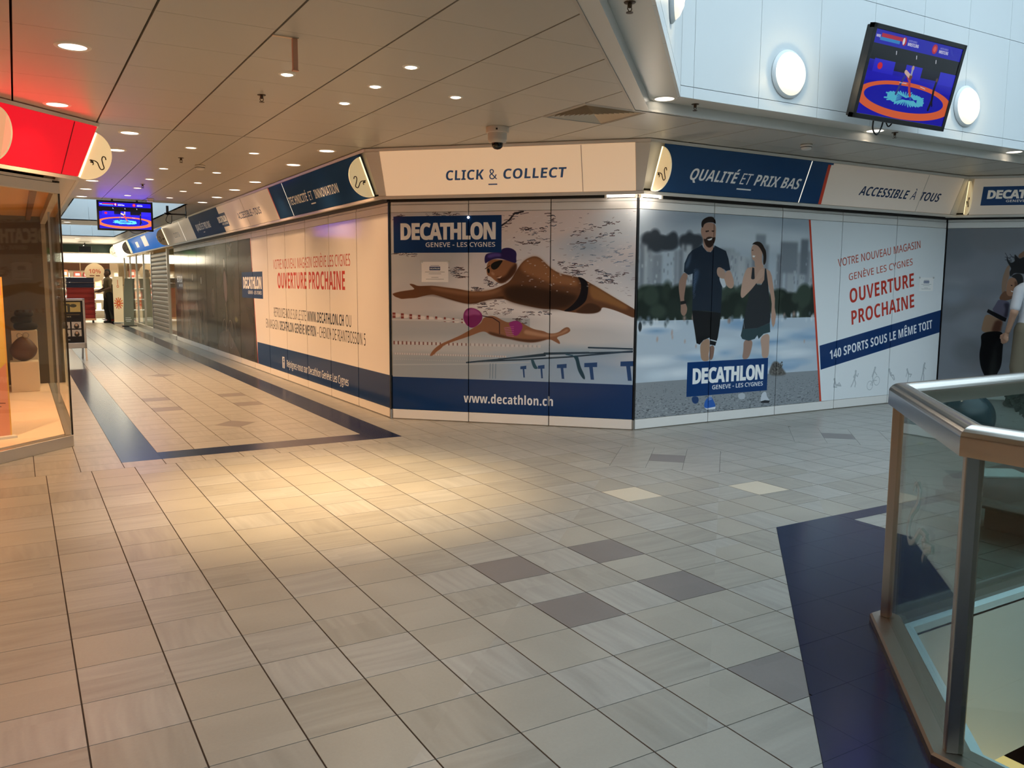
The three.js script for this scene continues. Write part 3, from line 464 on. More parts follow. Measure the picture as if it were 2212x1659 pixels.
// ---------- ceilings ----------
const HC = 2.754, HS = 2.835;
const opening = octagon(-2.745, 1.29, -0.2, 11.2, 7.9), coveIn = octagon(-2.714, 1.44, -0.1, 11.1, 7.8), wellIn = octagon(-2.5, 1.77, 0.1, 10.9, 7.6);
const VENT = [3.571, -3.352];
{
  const ceiling = struct('ceiling', 'suspended ceiling of square beige metal panels', [0, 0, 0], 0, 'ceiling');
  const xs = [], zs = []; for (let k = -8; k < 18; k++) xs.push(0.5445 + k * 0.6055); for (let k = -16; k < 6; k++) zs.push(-2.146 - k * 0.603); zs.push(-5.572);
  zs.sort((a, b) => b - a);
  const hidden = [], V = new THREE.Vector3();
  const put = (poly) => {
    let ps = subtract([poly], opening, 0.012);
    ps = ps.filter((p) => { const seen = p.some(([a, b]) => (a + 0.11) * 0.509 - (b - 2.45) * 0.861 > 0.3 && (V.set(a, HC, b).project(camera), Math.abs(V.x) < 1.1 && Math.abs(V.y) < 1.1)); if (!seen) hidden.push(prism(p, HC, HC + 0.02)); return seen; });
    for (const p of ps) { let cx = 0, cz = 0; for (const [a, b] of p) { cx += a / p.length; cz += b / p.length; } const m = part(ceiling, 'ceiling_panel', prism(p.map(([a, b]) => [a - cx, b - cz]), 0, 0.02), MAT.ceil); m.position.set(cx, HC, cz); }
  };
  const holes = [];
  for (let i = 0; i < xs.length - 1; i++) for (let k = 0; k < zs.length - 1; k++) {
    const x0 = xs[i], x1 = xs[i + 1], z1 = zs[k], z0 = zs[k + 1]; if (x0 < -2.6 || x1 > 12 || z1 > 4.6) continue;
    if (Math.abs(x0 - VENT[0]) < 0.05 && Math.abs(z0 - VENT[1]) < 0.05) continue;
    put([[x0 + 0.006, z0 + 0.0015], [x1 - 0.006, z0 + 0.0015], [x1 - 0.006, z1 - 0.0015], [x0 + 0.006, z1 - 0.0015]]);
  }
  for (let i = 0; i < xs.length - 1; i++) for (let k = 0; k < 6; k++) {   // corridor, longer panels
    const x0 = xs[i], x1 = xs[i + 1], z1 = -5.585 - k * 1.225, z0 = z1 - 1.225; if (x0 < -1 || x1 > 3.8) continue;
    put([[x0 + 0.004, z0 + 0.0015], [x1 - 0.004, z0 + 0.0015], [x1 - 0.004, z1 - 0.0015], [x0 + 0.004, z1 - 0.0015]]);
  }
  part(ceiling, 'unseen_panels', mergeGeometries(hidden), MAT.ceil).userData.kind = 'stuff';
  // far strips round the two openings down the corridor
  for (const [a, b, c, d] of [[-1, 0.77, -34, -12.94], [2.49, 4, -34, -12.94], [0.77, 2.49, -20, -18.3], [0.77, 2.49, -34, -25.5]]) part(ceiling, 'soffit_strip', box(a, b, HC, HC + 0.02, c, d), MAT.ceil);
  // roof slab over everything, open above the wells
  const sh = new THREE.Shape([[-4, -34.5], [13, -34.5], [13, 9], [-4, 9]].map(([a, b]) => new THREE.Vector2(a, -b)));
  for (const h of [wellIn.map(([a, b]) => [a, b]), [[0.77, -18.3], [2.49, -18.3], [2.49, -12.94], [0.77, -12.94]], [[0.77, -25.5], [2.49, -25.5], [2.49, -20], [0.77, -20]]]) sh.holes.push(new THREE.Path(offsetPoly(h, 0.03).map(([a, b]) => new THREE.Vector2(a, -b))));
  const e = new THREE.ExtrudeGeometry(sh, { depth: 0.2, bevelEnabled: false }); e.rotateX(-Math.PI / 2); e.translate(0, HS + 0.02, 0); part(ceiling, 'roof_slab', e, MAT.dark);
  // rim of the atrium: edge trim, flat band, upright, soffit
  const ring = (A, B, y0, y1, name, mat) => { const n = A.length; for (let i = 0; i < n; i++) { const j = (i + 1) % n; part(ceiling, name, prism([A[i], A[j], B[j], B[i]], y0, y1), mat); } };
  ring(offsetPoly(opening, 0.014), offsetPoly(opening, -0.004), HC - 0.006, HC + 0.02, 'edge_trim', MAT.ceilTrim);
  ring(offsetPoly(opening, -0.005), offsetPoly(coveIn, 0.012), HC, HC + 0.02, 'rim_band', MAT.cove);
  ring(offsetPoly(coveIn, 0.012), coveIn, HC + 0.0, HS, 'rim_upright', MAT.cove);
  ring(coveIn, offsetPoly(wellIn, 0.02), HS, HS + 0.02, 'rim_soffit', MAT.cove);
}
// ---------- atrium well of white panels up to the skylight ----------
{
  const n = wellIn.length, rows = [[HS, 2.915], [2.92, 3.872], [3.877, 4.62]];
  for (let i = 0; i < n; i++) {
    const well = struct('wall_atrium', ['white panelled atrium wall behind the large screen', 'white angled atrium wall at the far right', 'white atrium wall on the right', 'white angled atrium wall at the near right', 'white atrium wall behind the viewer', 'white angled atrium wall at the near left', 'white atrium wall over the viewer', 'white angled atrium wall left of the large screen'][i], [0, 0, 0], 0, 'wall');
    const a = wellIn[i], b = wellIn[(i + 1) % n], L = Math.hypot(b[0] - a[0], b[1] - a[1]), th = Math.atan2(-(b[1] - a[1]), b[0] - a[0]);
    const off = i === 0 ? 0.13 : 0.3, seams = [0]; for (let s = off; s < L - 0.1; s += 0.693) seams.push(s); seams.push(L);
    for (const [y0, y1] of rows) for (let k = 0; k < seams.length - 1; k++) {
      const g = box(seams[k] + 0.002, seams[k + 1] - 0.002, y0, y1, -0.02, 0), m = part(well, 'wall_panel', g, MAT.white); m.position.set(a[0], 0, a[1]); m.rotation.y = th;
    }
    const m = part(well, 'backing', box(-0.02, L + 0.02, HS + 0.03, 4.75, -0.12, -0.022), MAT.dark); m.position.set(a[0], 0, a[1]); m.rotation.y = th;
  }
  const curb = struct('trim_skylight', 'dark metal edge beam under the skylight', [0, 0, 0], 0, 'trim');
  for (let i = 0; i < n; i++) { const a = wellIn[i], b = wellIn[(i + 1) % n]; part(curb, 'edge_beam', bar([a[0], 4.66, a[1]], [b[0], 4.66, b[1]], 0.1, 0.1), std('#5a636a', 0.4, 0.6)); }
  const sky = struct('window_skylight', 'glazed skylight over the atrium', [0, 0, 0], 0, 'window');
  for (let k = 0; k < 8; k++) part(sky, 'glazing_bar', box(0.1 + k * 1.545 - 0.03, 0.1 + k * 1.545 + 0.03, 4.72, 4.84, -2.6, 7.7), std('#4c545a', 0.5, 0.5));
  for (let k = 0; k < 7; k++) part(sky, 'pane', box(0.135 + k * 1.545, 1.61 + k * 1.545, 4.775, 4.785, -2.6, 7.7), MAT.skyPane);
}
// wells further down the corridor
for (const [z0, z1, k] of [[-18.3, -12.94, 0], [-25.5, -20, 1]]) {
  const w = struct('wall_rooflight', k ? 'white well of the farther corridor rooflight' : 'white well of the nearer corridor rooflight', [0, 0, 0], 0, 'wall');
  const m = MAT.white; for (let q = 0; q < 3; q++) { const a = 0.77 + q * 0.5733; part(w, 'wall_panel', box(a + 0.002, a + 0.571, HC, 4.1, z0 - 0.02, z0), m); part(w, 'wall_panel', box(a + 0.002, a + 0.571, HC, 4.1, z1, z1 + 0.02), m); }
  for (let q = 0; q < 5; q++) { const L = (z1 - z0) / 5, a = z0 + q * L; part(w, 'wall_panel', box(0.75, 0.77, HC, 4.1, a + 0.002, a + L - 0.002), m); part(w, 'wall_panel', box(2.49, 2.51, HC, 4.1, a + 0.002, a + L - 0.002), m); }
  part(w, 'pane', box(0.75, 2.51, 4.1, 4.11, z0 - 0.02, z1 + 0.02), MAT.skyPane);
}
// ---------- outer shell that closes the building ----------
for (const [n, l, g] of [['wall_west', 'plain wall behind the left shops', box(-4.2, -4, -0.7, 3, -34.7, 9.2)], ['wall_east', 'plain wall at the far right of the hall', box(13, 13.2, -0.7, 3, -34.7, 9.2)], ['wall_south', 'plain wall behind the viewer', box(-4.2, 13.2, -0.7, 3, 9, 9.2)], ['wall_north', 'plain back wall of the end shop', box(-4.2, 13.2, -0.7, 3, -34.7, -34.5)]]) {
  const s = struct(n, l, [0, 0, 0], 0, 'wall'); part(s, 'wall_face', g, MAT.plaster);
}
// ---------- printed folding partition round the closed shop ----------
const C1 = [3.2455, -5.7408], C2 = [5.0562, -3.9338], C3 = [9.993, -3.9338];
const PL = Math.PI;
function partition(name, label, at, turn, edges, prints, gap = 0.005) {
  const w = struct(name, label, [at[0], 0, at[1]], turn, 'wall');
  for (let k = 0; k < edges.length - 1; k++) {
    const [a, b] = [Math.min(edges[k], edges[k + 1]), Math.max(edges[k], edges[k + 1])], g = gap, pr = prints.find((p) => a >= p.x0 - 0.02 && b <= p.x1 + 0.02) || prints[0];
    const p = part(w, 'panel', printBox(a + g, b - g, 0.108, 2.148, -0.03, 0, pr.x0, pr.x1, 0.105, 2.15), pr.mat, pr.label);
    part(p, 'kick_plate', rbox(a + g, b - g, 0.008, 0.104, -0.03, 0.001, 0.002, 1), MAT.kick); part(p, 'header_rail', rbox(a + g, b - g, 2.152, 2.225, -0.03, 0.001, 0.002, 1), MAT.kick); part(p, 'top_clip', box(a + g, b - g, 2.229, 2.255, -0.03, -0.004), MAT.kick);
  }
  const lo = Math.min(...edges), hi = Math.max(...edges);
  part(w, 'backing', box(lo - 0.02, hi + 0.02, 0, 2.3, -0.09, -0.04), MAT.black);
  part(w, 'ceiling_track', box(lo, hi, 2.258, 2.30, -0.05, 0.02), MAT.black); part(w, 'threshold', box(lo, hi, 0.0, 0.006, -0.03, 0.004), MAT.steel);
  return w;
}
const swim = { x0: 0, x1: 2.557, mat: print(swimPrint()), label: 'panel printed with two swimmers under water' };
const run = { x0: 0, x1: 4.923, mat: print(runPrint()), label: 'panel printed with two walkers and an opening notice' };
const dance = { x0: 0, x1: 1.97, mat: print(dancePrint()), label: 'panel printed with a dancing woman on grey' };
const open1 = { x0: -6.888, x1: 0, mat: print(openingPrint()), label: 'panel printed with a red opening notice' }, open2 = { x0: -13.776, x1: -6.888, mat: print(ridePrint()), label: 'panel printed with a dark woodland scene' };
const steps = (n, w, s = 1) => Array.from({ length: n + 1 }, (_, i) => s * i * w);
partition('wall_middle', 'angled partition of three tall panels with a swimming print', C1, -PL / 4, [0.012, 0.856, 1.703, 2.545], [swim]);
partition('wall_right', 'partition of five panels with a walking couple print', C2, 0, [0.012, 0.985, 1.978, 2.958, 3.942, 4.923], [run]);
partition('wall_far_right', 'angled grey partition with a dancer print', C3, -PL / 4, [0.004, 0.985, 1.97], [dance]);
partition('wall_left', 'long corridor partition with an opening notice print', C1, -PL / 2, steps(14, 0.984, -1).map((v, i) => (i ? v : -0.012)), [open1, open2], 0.009);
{ // corner posts between the partitions
  for (const [p, n, l] of [[C1, 'trim_corner', 'dark slim post at the corridor corner'], [C2, 'trim_corner', 'dark slim post at the atrium corner'], [C3, 'trim_corner', 'dark slim post at the inner corner']]) { const s = struct(n, l, [p[0], 0, p[1]], 0, 'trim'); part(s, 'post', box(-0.009, 0.009, 0, 2.27, -0.02, 0.0), MAT.black); part(s, 'foot', box(-0.012, 0.012, 0, 0.1, -0.02, 0.004), MAT.steel); }
}
// ---------- slanted sign boxes above ----------
const FB = [0.145, 2.305], FT = [0.315, 2.745], FL = Math.hypot(FT[0] - FB[0], FT[1] - FB[1]), FS = [(FT[0] - FB[0]) / FL, (FT[1] - FB[1]) / FL], LEAN = Math.atan2(FT[0] - FB[0], FT[1] - FB[1]);
// closed bar with a quadrilateral section in (z,y), mitred ends: x shifts by m0 / m1 per metre of projection
function sectionBar(x0, x1, sec, m0 = 0, m1 = 0) {
  const P = [], A = sec.map(([z, y]) => [x0 + m0 * z, y, z]), B = sec.map(([z, y]) => [x1 + m1 * z, y, z]), n = sec.length, tri = (a, b, c) => P.push(...a, ...b, ...c);
  for (let i = 0; i < n; i++) { const j = (i + 1) % n; tri(A[i], B[i], B[j]); tri(A[i], B[j], A[j]); }
  for (let i = 1; i < n - 1; i++) { tri(A[0], A[i], A[i + 1]); tri(B[0], B[i + 1], B[i]); }
  const g = new THREE.BufferGeometry(); g.setAttribute('position', new THREE.Float32BufferAttribute(P, 3)); g.setAttribute('uv', new THREE.Float32BufferAttribute(new Float32Array((P.length / 3) * 2), 2)); g.computeVertexNormals(); return g;
}
const M1 = Math.tan(PL / 8);   // mitre of a 45 degree corner
function fasciaTrim(name, label, at, turn, x0, x1, m0, m1, depth = 0) {
  const s = struct(name, label, [at[0], 0, at[1]], turn, 'trim');
  const up = (v, o = 0) => [FB[0] + FS[0] * v + FS[1] * o, FB[1] + FS[1] * v - FS[0] * o];
  part(s, 'soffit', sectionBar(x0, x1, [[-0.02, 2.30], [FB[0], 2.272], [FB[0] + 0.004, 2.300], [-0.02, 2.325]], m0, m1), MAT.frame);
  part(s, 'lower_rail', sectionBar(x0, x1, [[FB[0] - 0.02, 2.272], [FB[0] + 0.004, 2.272], up(-0.004, 0.006), up(-0.004, -0.02)], m0, m1), MAT.frame);
  part(s, 'upper_rail', sectionBar(x0, x1, [up(0.446, -0.02), up(0.446, 0.006), [FT[0] + 0.004, HC - 0.008], [FT[0] - 0.03, HC - 0.008]], m0, m1), MAT.frame);
  part(s, 'box_back', sectionBar(x0, x1, [[-0.1, 2.33], [FB[0] - 0.03, 2.33], [FT[0] - 0.05, HC - 0.01], [-0.1, HC - 0.01]], m0, m1), MAT.frame);
  return s;
}
// sign face lying on the slope: local group tilted so that its y runs up the slope
function sign(name, label, at, turn, x0, x1, mat, more = {}) {
  const t = thing(name, label, 'sign', [at[0], 0, at[1]], turn); const ex = new THREE.Vector3(Math.cos(turn), 0, -Math.sin(turn)); t.position.addScaledVector(ex, x0);
  const w = x1 - x0, s0 = more.s0 || 0, s1 = more.s1 || 0, g = new THREE.BufferGeometry();   // ends may follow the mitre (s0, s1 per metre of slope)
  const face = part(t, 'sign_face', signGeo(w, s0, s1, -0.012, 0.0), mat); face.position.set(0, FB[1], FB[0]); face.rotation.x = LEAN;
  for (const [xs, name2] of more.seams || []) { const m = part(t, name2 || 'face_joint', box(xs - x0 - 0.004, xs - x0 + 0.004, 0, 0.44, -0.002, 0.003), more.seamMat || MAT.frame); m.position.set(0, FB[1], FB[0]); m.rotation.x = LEAN; }
  return t;
}
function signGeo(w, s0, s1, z0, z1) {
  const H = 0.442, A = [[0, 0], [w, 0], [w + s1 * H, H], [s0 * H, H]], P = [], U = [], f = (a, b, c) => { for (const [p, z] of [a, b, c]) { P.push(p[0], p[1], z); U.push(p[0] / w, p[1] / H); } };
  const F = A.map((p) => [p, z1]), B = A.map((p) => [p, z0]); f(F[0], F[1], F[2]); f(F[0], F[2], F[3]); f(B[0], B[2], B[1]); f(B[0], B[3], B[2]);
  for (let i = 0; i < 4; i++) { const j = (i + 1) % 4; f(B[i], B[j], F[j]); f(B[i], F[j], F[i]); }
  const g = new THREE.BufferGeometry(); g.setAttribute('position', new THREE.Float32BufferAttribute(P, 3)); g.setAttribute('uv', new THREE.Float32BufferAttribute(U, 2)); g.computeVertexNormals(); return g;
}
const face = (map, k = 0.12, cc = 0.4) => new THREE.MeshPhysicalMaterial({ map, roughness: 0.75, specularIntensity: cc, clearcoat: cc, clearcoatRoughness: 0.15, emissive: '#ffdcb4', emissiveMap: map, emissiveIntensity: k });
fasciaTrim('trim_fascia', 'beige sign frame over the corridor partition', C1, -PL / 2, -29.5, 0, 0, M1);
fasciaTrim('trim_fascia', 'beige sign frame over the swimming print', C1, -PL / 4, 0, 2.558, -M1, M1);
fasciaTrim('trim_fascia', 'beige sign frame over the walking couple print', C2, 0, 0, 4.937, -M1, -M1);
fasciaTrim('trim_fascia', 'beige sign frame over the dancer print', C3, -PL / 4, 0, 2.2, -M1, 0);
const YS = 188, yv = (v) => YS - v * 400;   // sign print row of a height v up the slope
const cream = '#f3e6d8', navySign = '#17406e';
// middle
sign('sign_box', 'cream lit sign reading CLICK & COLLECT over the swimming print', C1, -PL / 4, 0.03, 2.545, face(signPrint(2.515, (x, m) => {
  rect(x, 0, 0, 1100, 190, cream); const o = -0.03, F = (s, a, b, op) => fit(x, s, m(a + o), m(b + o), yv(0.15), m(0.103), '#1d4474', { skew: -0.16, ...op });
  F('CLICK', 0.675, 1.07); F('&', 1.125, 1.212, { bold: false, skew: 0 }); F('COLLECT', 1.258, 1.885); rect(x, m(1.115 + o), yv(0.103), m(0.09), 5, '#1d4474');
}), 0.4), { seams: [[2.044]] });
sign('sign_infill', 'plain pale corner piece left of the CLICK & COLLECT sign', C1, -PL / 4, -0.05, 0.026, MAT.frame, { s0: -0.17 });
sign('sign_infill', 'plain pale corner piece right of the CLICK & COLLECT sign', C1, -PL / 4, 2.549, 2.615, MAT.frame, { s1: 0.17 });
// right
sign('sign_box', 'navy sign reading QUALITÉ ET PRIX BAS over the walking couple', C2, 0, 0.055, 2.35, face(signPrint(2.295, (x, m) => {
  rect(x, 0, 0, 1100, 190, navySign); const o = -0.055, F = (s, a, b, op) => fit(x, s, m(a + o), m(b + o), yv(0.145), m(0.118), '#eef0f2', { skew: -0.2, ...op });
  F('QUALITÉ', 0.435, 1.065); F('ET', 1.1, 1.255, { bold: false }); F('PRIX BAS', 1.3, 1.97); rect(x, m(1.1 + o), yv(0.1), m(0.2), 6, '#eef0f2'); shape(x, [m(2.3 + o), yv(0.45), m(2.345 + o), yv(0.45), m(2.4 + o), yv(0), m(2.352 + o), yv(0)], RED);
}), 0.06), { seams: [[2.042, 'light_gap']], seamMat: glow('#fff4e0', 0.9) });
sign('sign_box', 'cream sign reading ACCESSIBLE À TOUS over the walking couple', C2, 0, 2.35, 4.74, face(signPrint(2.39, (x, m) => {
  rect(x, 0, 0, 1100, 190, '#e9e2da'); const o = -2.35, F = (s, a, b, op) => fit(x, s, m(a + o), m(b + o), yv(0.145), m(0.108), '#1d3358', { skew: -0.2, ...op });
  rect(x, 0, 0, m(0.03), 190, navySign); shape(x, [m(-0.05), yv(0.45), m(-0.005), yv(0.45), m(0.05), yv(0), m(0.002), yv(0), ], RED); shape(x, [m(-0.005), yv(0.45), m(0.2), yv(0.45), m(0.2), yv(0), m(0.05), yv(0)], '#e9e2da');
  F('ACCESSIBLE', 2.945, 3.8); F('À', 3.86, 3.95, { bold: false }); F('TOUS', 4.02, 4.41);
}), 0.1), { seams: [[4.05]] });
sign('sign_infill', 'pale corner piece right of the ACCESSIBLE À TOUS sign', C2, 0, 4.745, 4.87, MAT.frame, { s1: -0.1 });
sign('sign_box', 'cream sign with a blue store name plate over the dancer print', C3, -PL / 4, 0.2, 2.1, face(signPrint(1.9, (x, m) => { rect(x, 0, 0, 900, 190, '#e9e2da'); logo(x, m(0.11), yv(0.366), m(0.9), m(0.246)); }), 0.08));
// corridor, measured from the corner (x runs to the right, so these are negative)
sign('sign_box', 'navy sign reading TECHNICITÉ ET INNOVATION above the opening notice', C1, -PL / 2, -3.6, -0.055, face(signPrint(3.545, (x, m) => {
  rect(x, 0, 0, 1500, 190, navySign); const o = 3.6, F = (s, a, b, op) => fit(x, s, m(-a + o), m(-b + o), yv(0.145), m(0.112), '#eef0f2', { skew: -0.12, ...op });
  F('TECHNICITÉ', 2.9, 2.12); F('ET', 2.07, 1.91, { bold: false }); F('INNOVATION', 1.83, 0.96); rect(x, m(o - 2.06), yv(0.105), m(0.18), 6, '#eef0f2');
}), 0.06, 0.1), { seams: [[-2.925, 'light_gap']], seamMat: glow('#fff0d8', 0.9) });
sign('sign_box', 'cream sign reading ACCESSIBLE - TOUS above the corridor partition', C1, -PL / 2, -7.1, -3.6, face(signPrint(3.5, (x, m) => {
  rect(x, 0, 0, 1500, 190, '#e9e2da'); fit(x, 'ACCESSIBLE - TOUS', m(7.1 - 5.85), m(7.1 - 4.4), yv(0.15), m(0.11), '#1d3358', { skew: -0.1 }); shape(x, [m(3.46), 0, m(3.5), 0, m(3.5), 190, m(3.48), 190], RED); logo(x, m(-0.28), yv(0.34), m(0.73), m(0.25));
}), 0.1), { seams: [[-5.3]] });
sign('sign_box', 'navy sign with a store name plate further along the corridor', C1, -PL / 2, -9.85, -7.1, face(signPrint(2.75, (x, m) => {
  rect(x, 0, 0, 1500, 190, navySign); fit(x, 'QUALITÉ ET PRIX BAS', m(0.35), m(1.75), yv(0.15), m(0.13), '#eef0f2', { skew: -0.1 }); rect(x, m(0.9), yv(0.1), m(0.15), 5, '#eef0f2'); logo(x, m(2.45), yv(0.34), m(0.8), m(0.25));
}), 0.06, 0.1));
sign('sign_box', 'cream sign with a CLICK wordmark far along the corridor', C1, -PL / 2, -13.45, -9.85, face(signPrint(3.6, (x, m) => { rect(x, 0, 0, 1500, 190, '#e9e2da'); fit(x, 'CLICK &', m(1.2), m(1.9), yv(0.13), m(0.12), '#1d4474', { skew: -0.1 }); }), 0.06, 0.5), { seams: [[-11.07, 'light_gap']], seamMat: glow('#fff0d8', 1.2) });
{
  const bl = sign('sign_box', 'bright blue lit sign with white labels over the shuttered shop', C1, -PL / 2, -20.6, -13.5, face(signPrint(3.55, (x, m) => { rect(x, 0, 0, 1500, 190, '#1f6fe0'); for (const [a, b, w, h] of [[0.75, 60, 110, 70], [1.55, 20, 180, 120], [2.9, 70, 100, 60]]) rect(x, m(a), b, w, h, '#f2f6ff'); }), 0.9, 0.05));
  const wh = sign('sign_box', 'brilliant white lit sign at the far end of the corridor', C1, -PL / 2, -25.0, -21.4, glow('#fff6dc', 2.2));
  const l = new THREE.RectAreaLight('#fff1d0', 5, 3.4, 0.4); l.position.set(2.8, 2.45, -28.9); l.lookAt(0, 1.2, -28.9); scene.add(l);
}
// half-round lit fins with a swan, standing out from the sign boxes
const SWAN = [[0.1, 0.2], [0.2, 0.04], [0.33, 0.06], [0.34, 0.25], [0.18, 0.55], [0.03, 0.82], [0.15, 0.97], [0.34, 0.82], [0.5, 0.62], [0.68, 0.56]], TAIL = [[0.68, 0.56], [0.98, 0.64], [0.72, 0.68], [0.93, 0.76], [0.7, 0.76], [0.72, 0.9]];
function fin(label, at, turn, x, face, lit = 0.35, strip = 2.2, mat) {
  const ex = new THREE.Vector3(Math.cos(turn), 0, -Math.sin(turn)), t = thing('swan_fin', label, 'sign', [at[0] + ex.x * x, 0, at[1] + ex.z * x], turn);
  const s = new THREE.Shape(), N = 40; s.moveTo(0, 0.005); for (let i = 0; i <= N; i++) { const a = -Math.PI / 2 + (Math.PI * i) / N; s.lineTo(0.19 * Math.cos(a), 0.21 + 0.205 * Math.sin(a)); } s.closePath();
  const g = new THREE.ExtrudeGeometry(s, { depth: 0.014, bevelEnabled: true, bevelSize: 0.002, bevelThickness: 0.002, bevelSegments: 1 }); g.translate(0, 0, -0.007); g.rotateY(-Math.PI / 2);   // shape x -> +z, depth -> x
  const put = (m) => { m.position.set(0, FB[1], FB[0] + 0.002); m.rotation.x = LEAN; return m; };
  put(part(t, 'fin_plate', g, mat || new THREE.MeshStandardMaterial({ color: '#efe4cf', roughness: 0.4, emissive: '#ffdf9e', emissiveIntensity: lit })));
  put(part(t, 'light_strip', box(-0.012, 0.012, 0.01, 0.415, 0.0, 0.012), glow('#ffe9b0', strip)));
  // emblem: neck and wing as fine ribs on the visible side (z runs outward; the swan looks outward)
  const sw = 0.13, pt = ([a, b]) => [face * 0.0095, 0.255 - b * 0.12, 0.03 + (1 - a) * sw], e = [tube(SWAN.map(pt), 0.005, 40, 6), tube(TAIL.map(pt), 0.0042, 30, 6)]; put(part(t, 'swan_emblem', e, MAT.emblem));
  return t;
}
fin('glowing half-round swan fin at the corner left of CLICK & COLLECT', C1, -PL / 2, -0.035, 1, 0.32, 1.6);
fin('glowing half-round swan fin left of QUALITÉ ET PRIX BAS', C2, 0, 0.03, -1, 0.4, 2.4);
fin('half-round swan fin left of the far right store name sign', C3, -PL / 4, 0.15, -1, 0.3, 1.4);
fin('brushed half-round fin far along the corridor before the blue sign', C1, -PL / 2, -13.47, 1, 0, 2.5, std('#cdbda6', 0.35, 0.15));
fin('grey half-round fin between blue and white corridor signs', C1, -PL / 2, -21.0, 1, 0, 1.5, std('#c4b49c', 0.35, 0.15));
fin('yellowish half-round fin at the far end of the corridor', C1, -PL / 2, -25.05, 1, 0.5, 2);
// fluorescent tubes peeping out at the atrium corner
{
  const tubeLamp = (label, at, turn, x0, x1) => { const t = thing('fluorescent_tube', label, 'lamp', [at[0], 2.268, at[1]], turn); const g = new THREE.CapsuleGeometry(0.0125, x1 - x0, 4, 12); g.rotateZ(Math.PI / 2); g.translate((x0 + x1) / 2, 0, 0.055); part(t, 'tube', g, glow('#fff3e4', 5)); for (const q of [x0 - 0.03, x1 + 0.01]) part(t, 'holder', box(q, q + 0.02, -0.02, 0.02, 0.035, 0.07), MAT.frame); };
  tubeLamp('bare white fluorescent tube under the end of the CLICK & COLLECT sign', C1, -PL / 4, 2.27, 2.52); tubeLamp('bare white fluorescent tube under the start of the QUALITÉ sign', C2, 0, 0.0, 0.21);
  const p = new THREE.PointLight('#fff0dc', 0.2); p.position.set(5.05, 2.2, -3.78); scene.add(p);
  const b = single('gap_lamp', new THREE.SphereGeometry(0.012, 12, 8), glow('#fff0dc', 6), 'tiny bright lamp in the gap between two swimmer panels', 'lamp', [C1[0] + 0.856 * 0.7071 - 0.005, 2.09, C1[1] + 0.856 * 0.7071 + 0.005]);
}
// notices taped to the panels
{
  const sheet = (label, at, turn, x0, x1, y0, y1) => { const [c, x] = cvs(300, 210); rect(x, 0, 0, 300, 210, '#f3f2f0'); rect(x, 90, 50, 120, 38, BLUE); fit(x, 'DECATHLON', 96, 204, 78, 18, '#f2f2f2'); for (const [a, b, y] of [[100, 200, 36], [40, 260, 104], [80, 220, 122], [110, 190, 160], [50, 250, 178]]) rect(x, a, y, b - a, 4, '#7d8086'); const t = thing('paper_notice', label, 'notice', [at[0], y0, at[1]], turn); part(t, 'sheet', printBox(x0, x1, 0, y1 - y0, 0.0005, 0.0018, x0, x1, 0, y1 - y0), std('#ffffff', 0.7, 0, { map: ctex(c) })); for (const q of [x0 - 0.012, x1 - 0.014]) part(t, 'tape', box(q, q + 0.026, y1 - y0 - 0.012, y1 - y0 + 0.01, 0.001, 0.0025), phys({ color: '#f4f4f0', roughness: 0.3, transparent: true, opacity: 0.35 })); };
  sheet('white paper notice taped below the store name on the swimming print', C1, -PL / 4, 0.35, 0.64, 1.442, 1.648); sheet('white paper notice taped beside the word OUVERTURE', C2, 0, 4.44, 4.72, 1.37, 1.535);
}
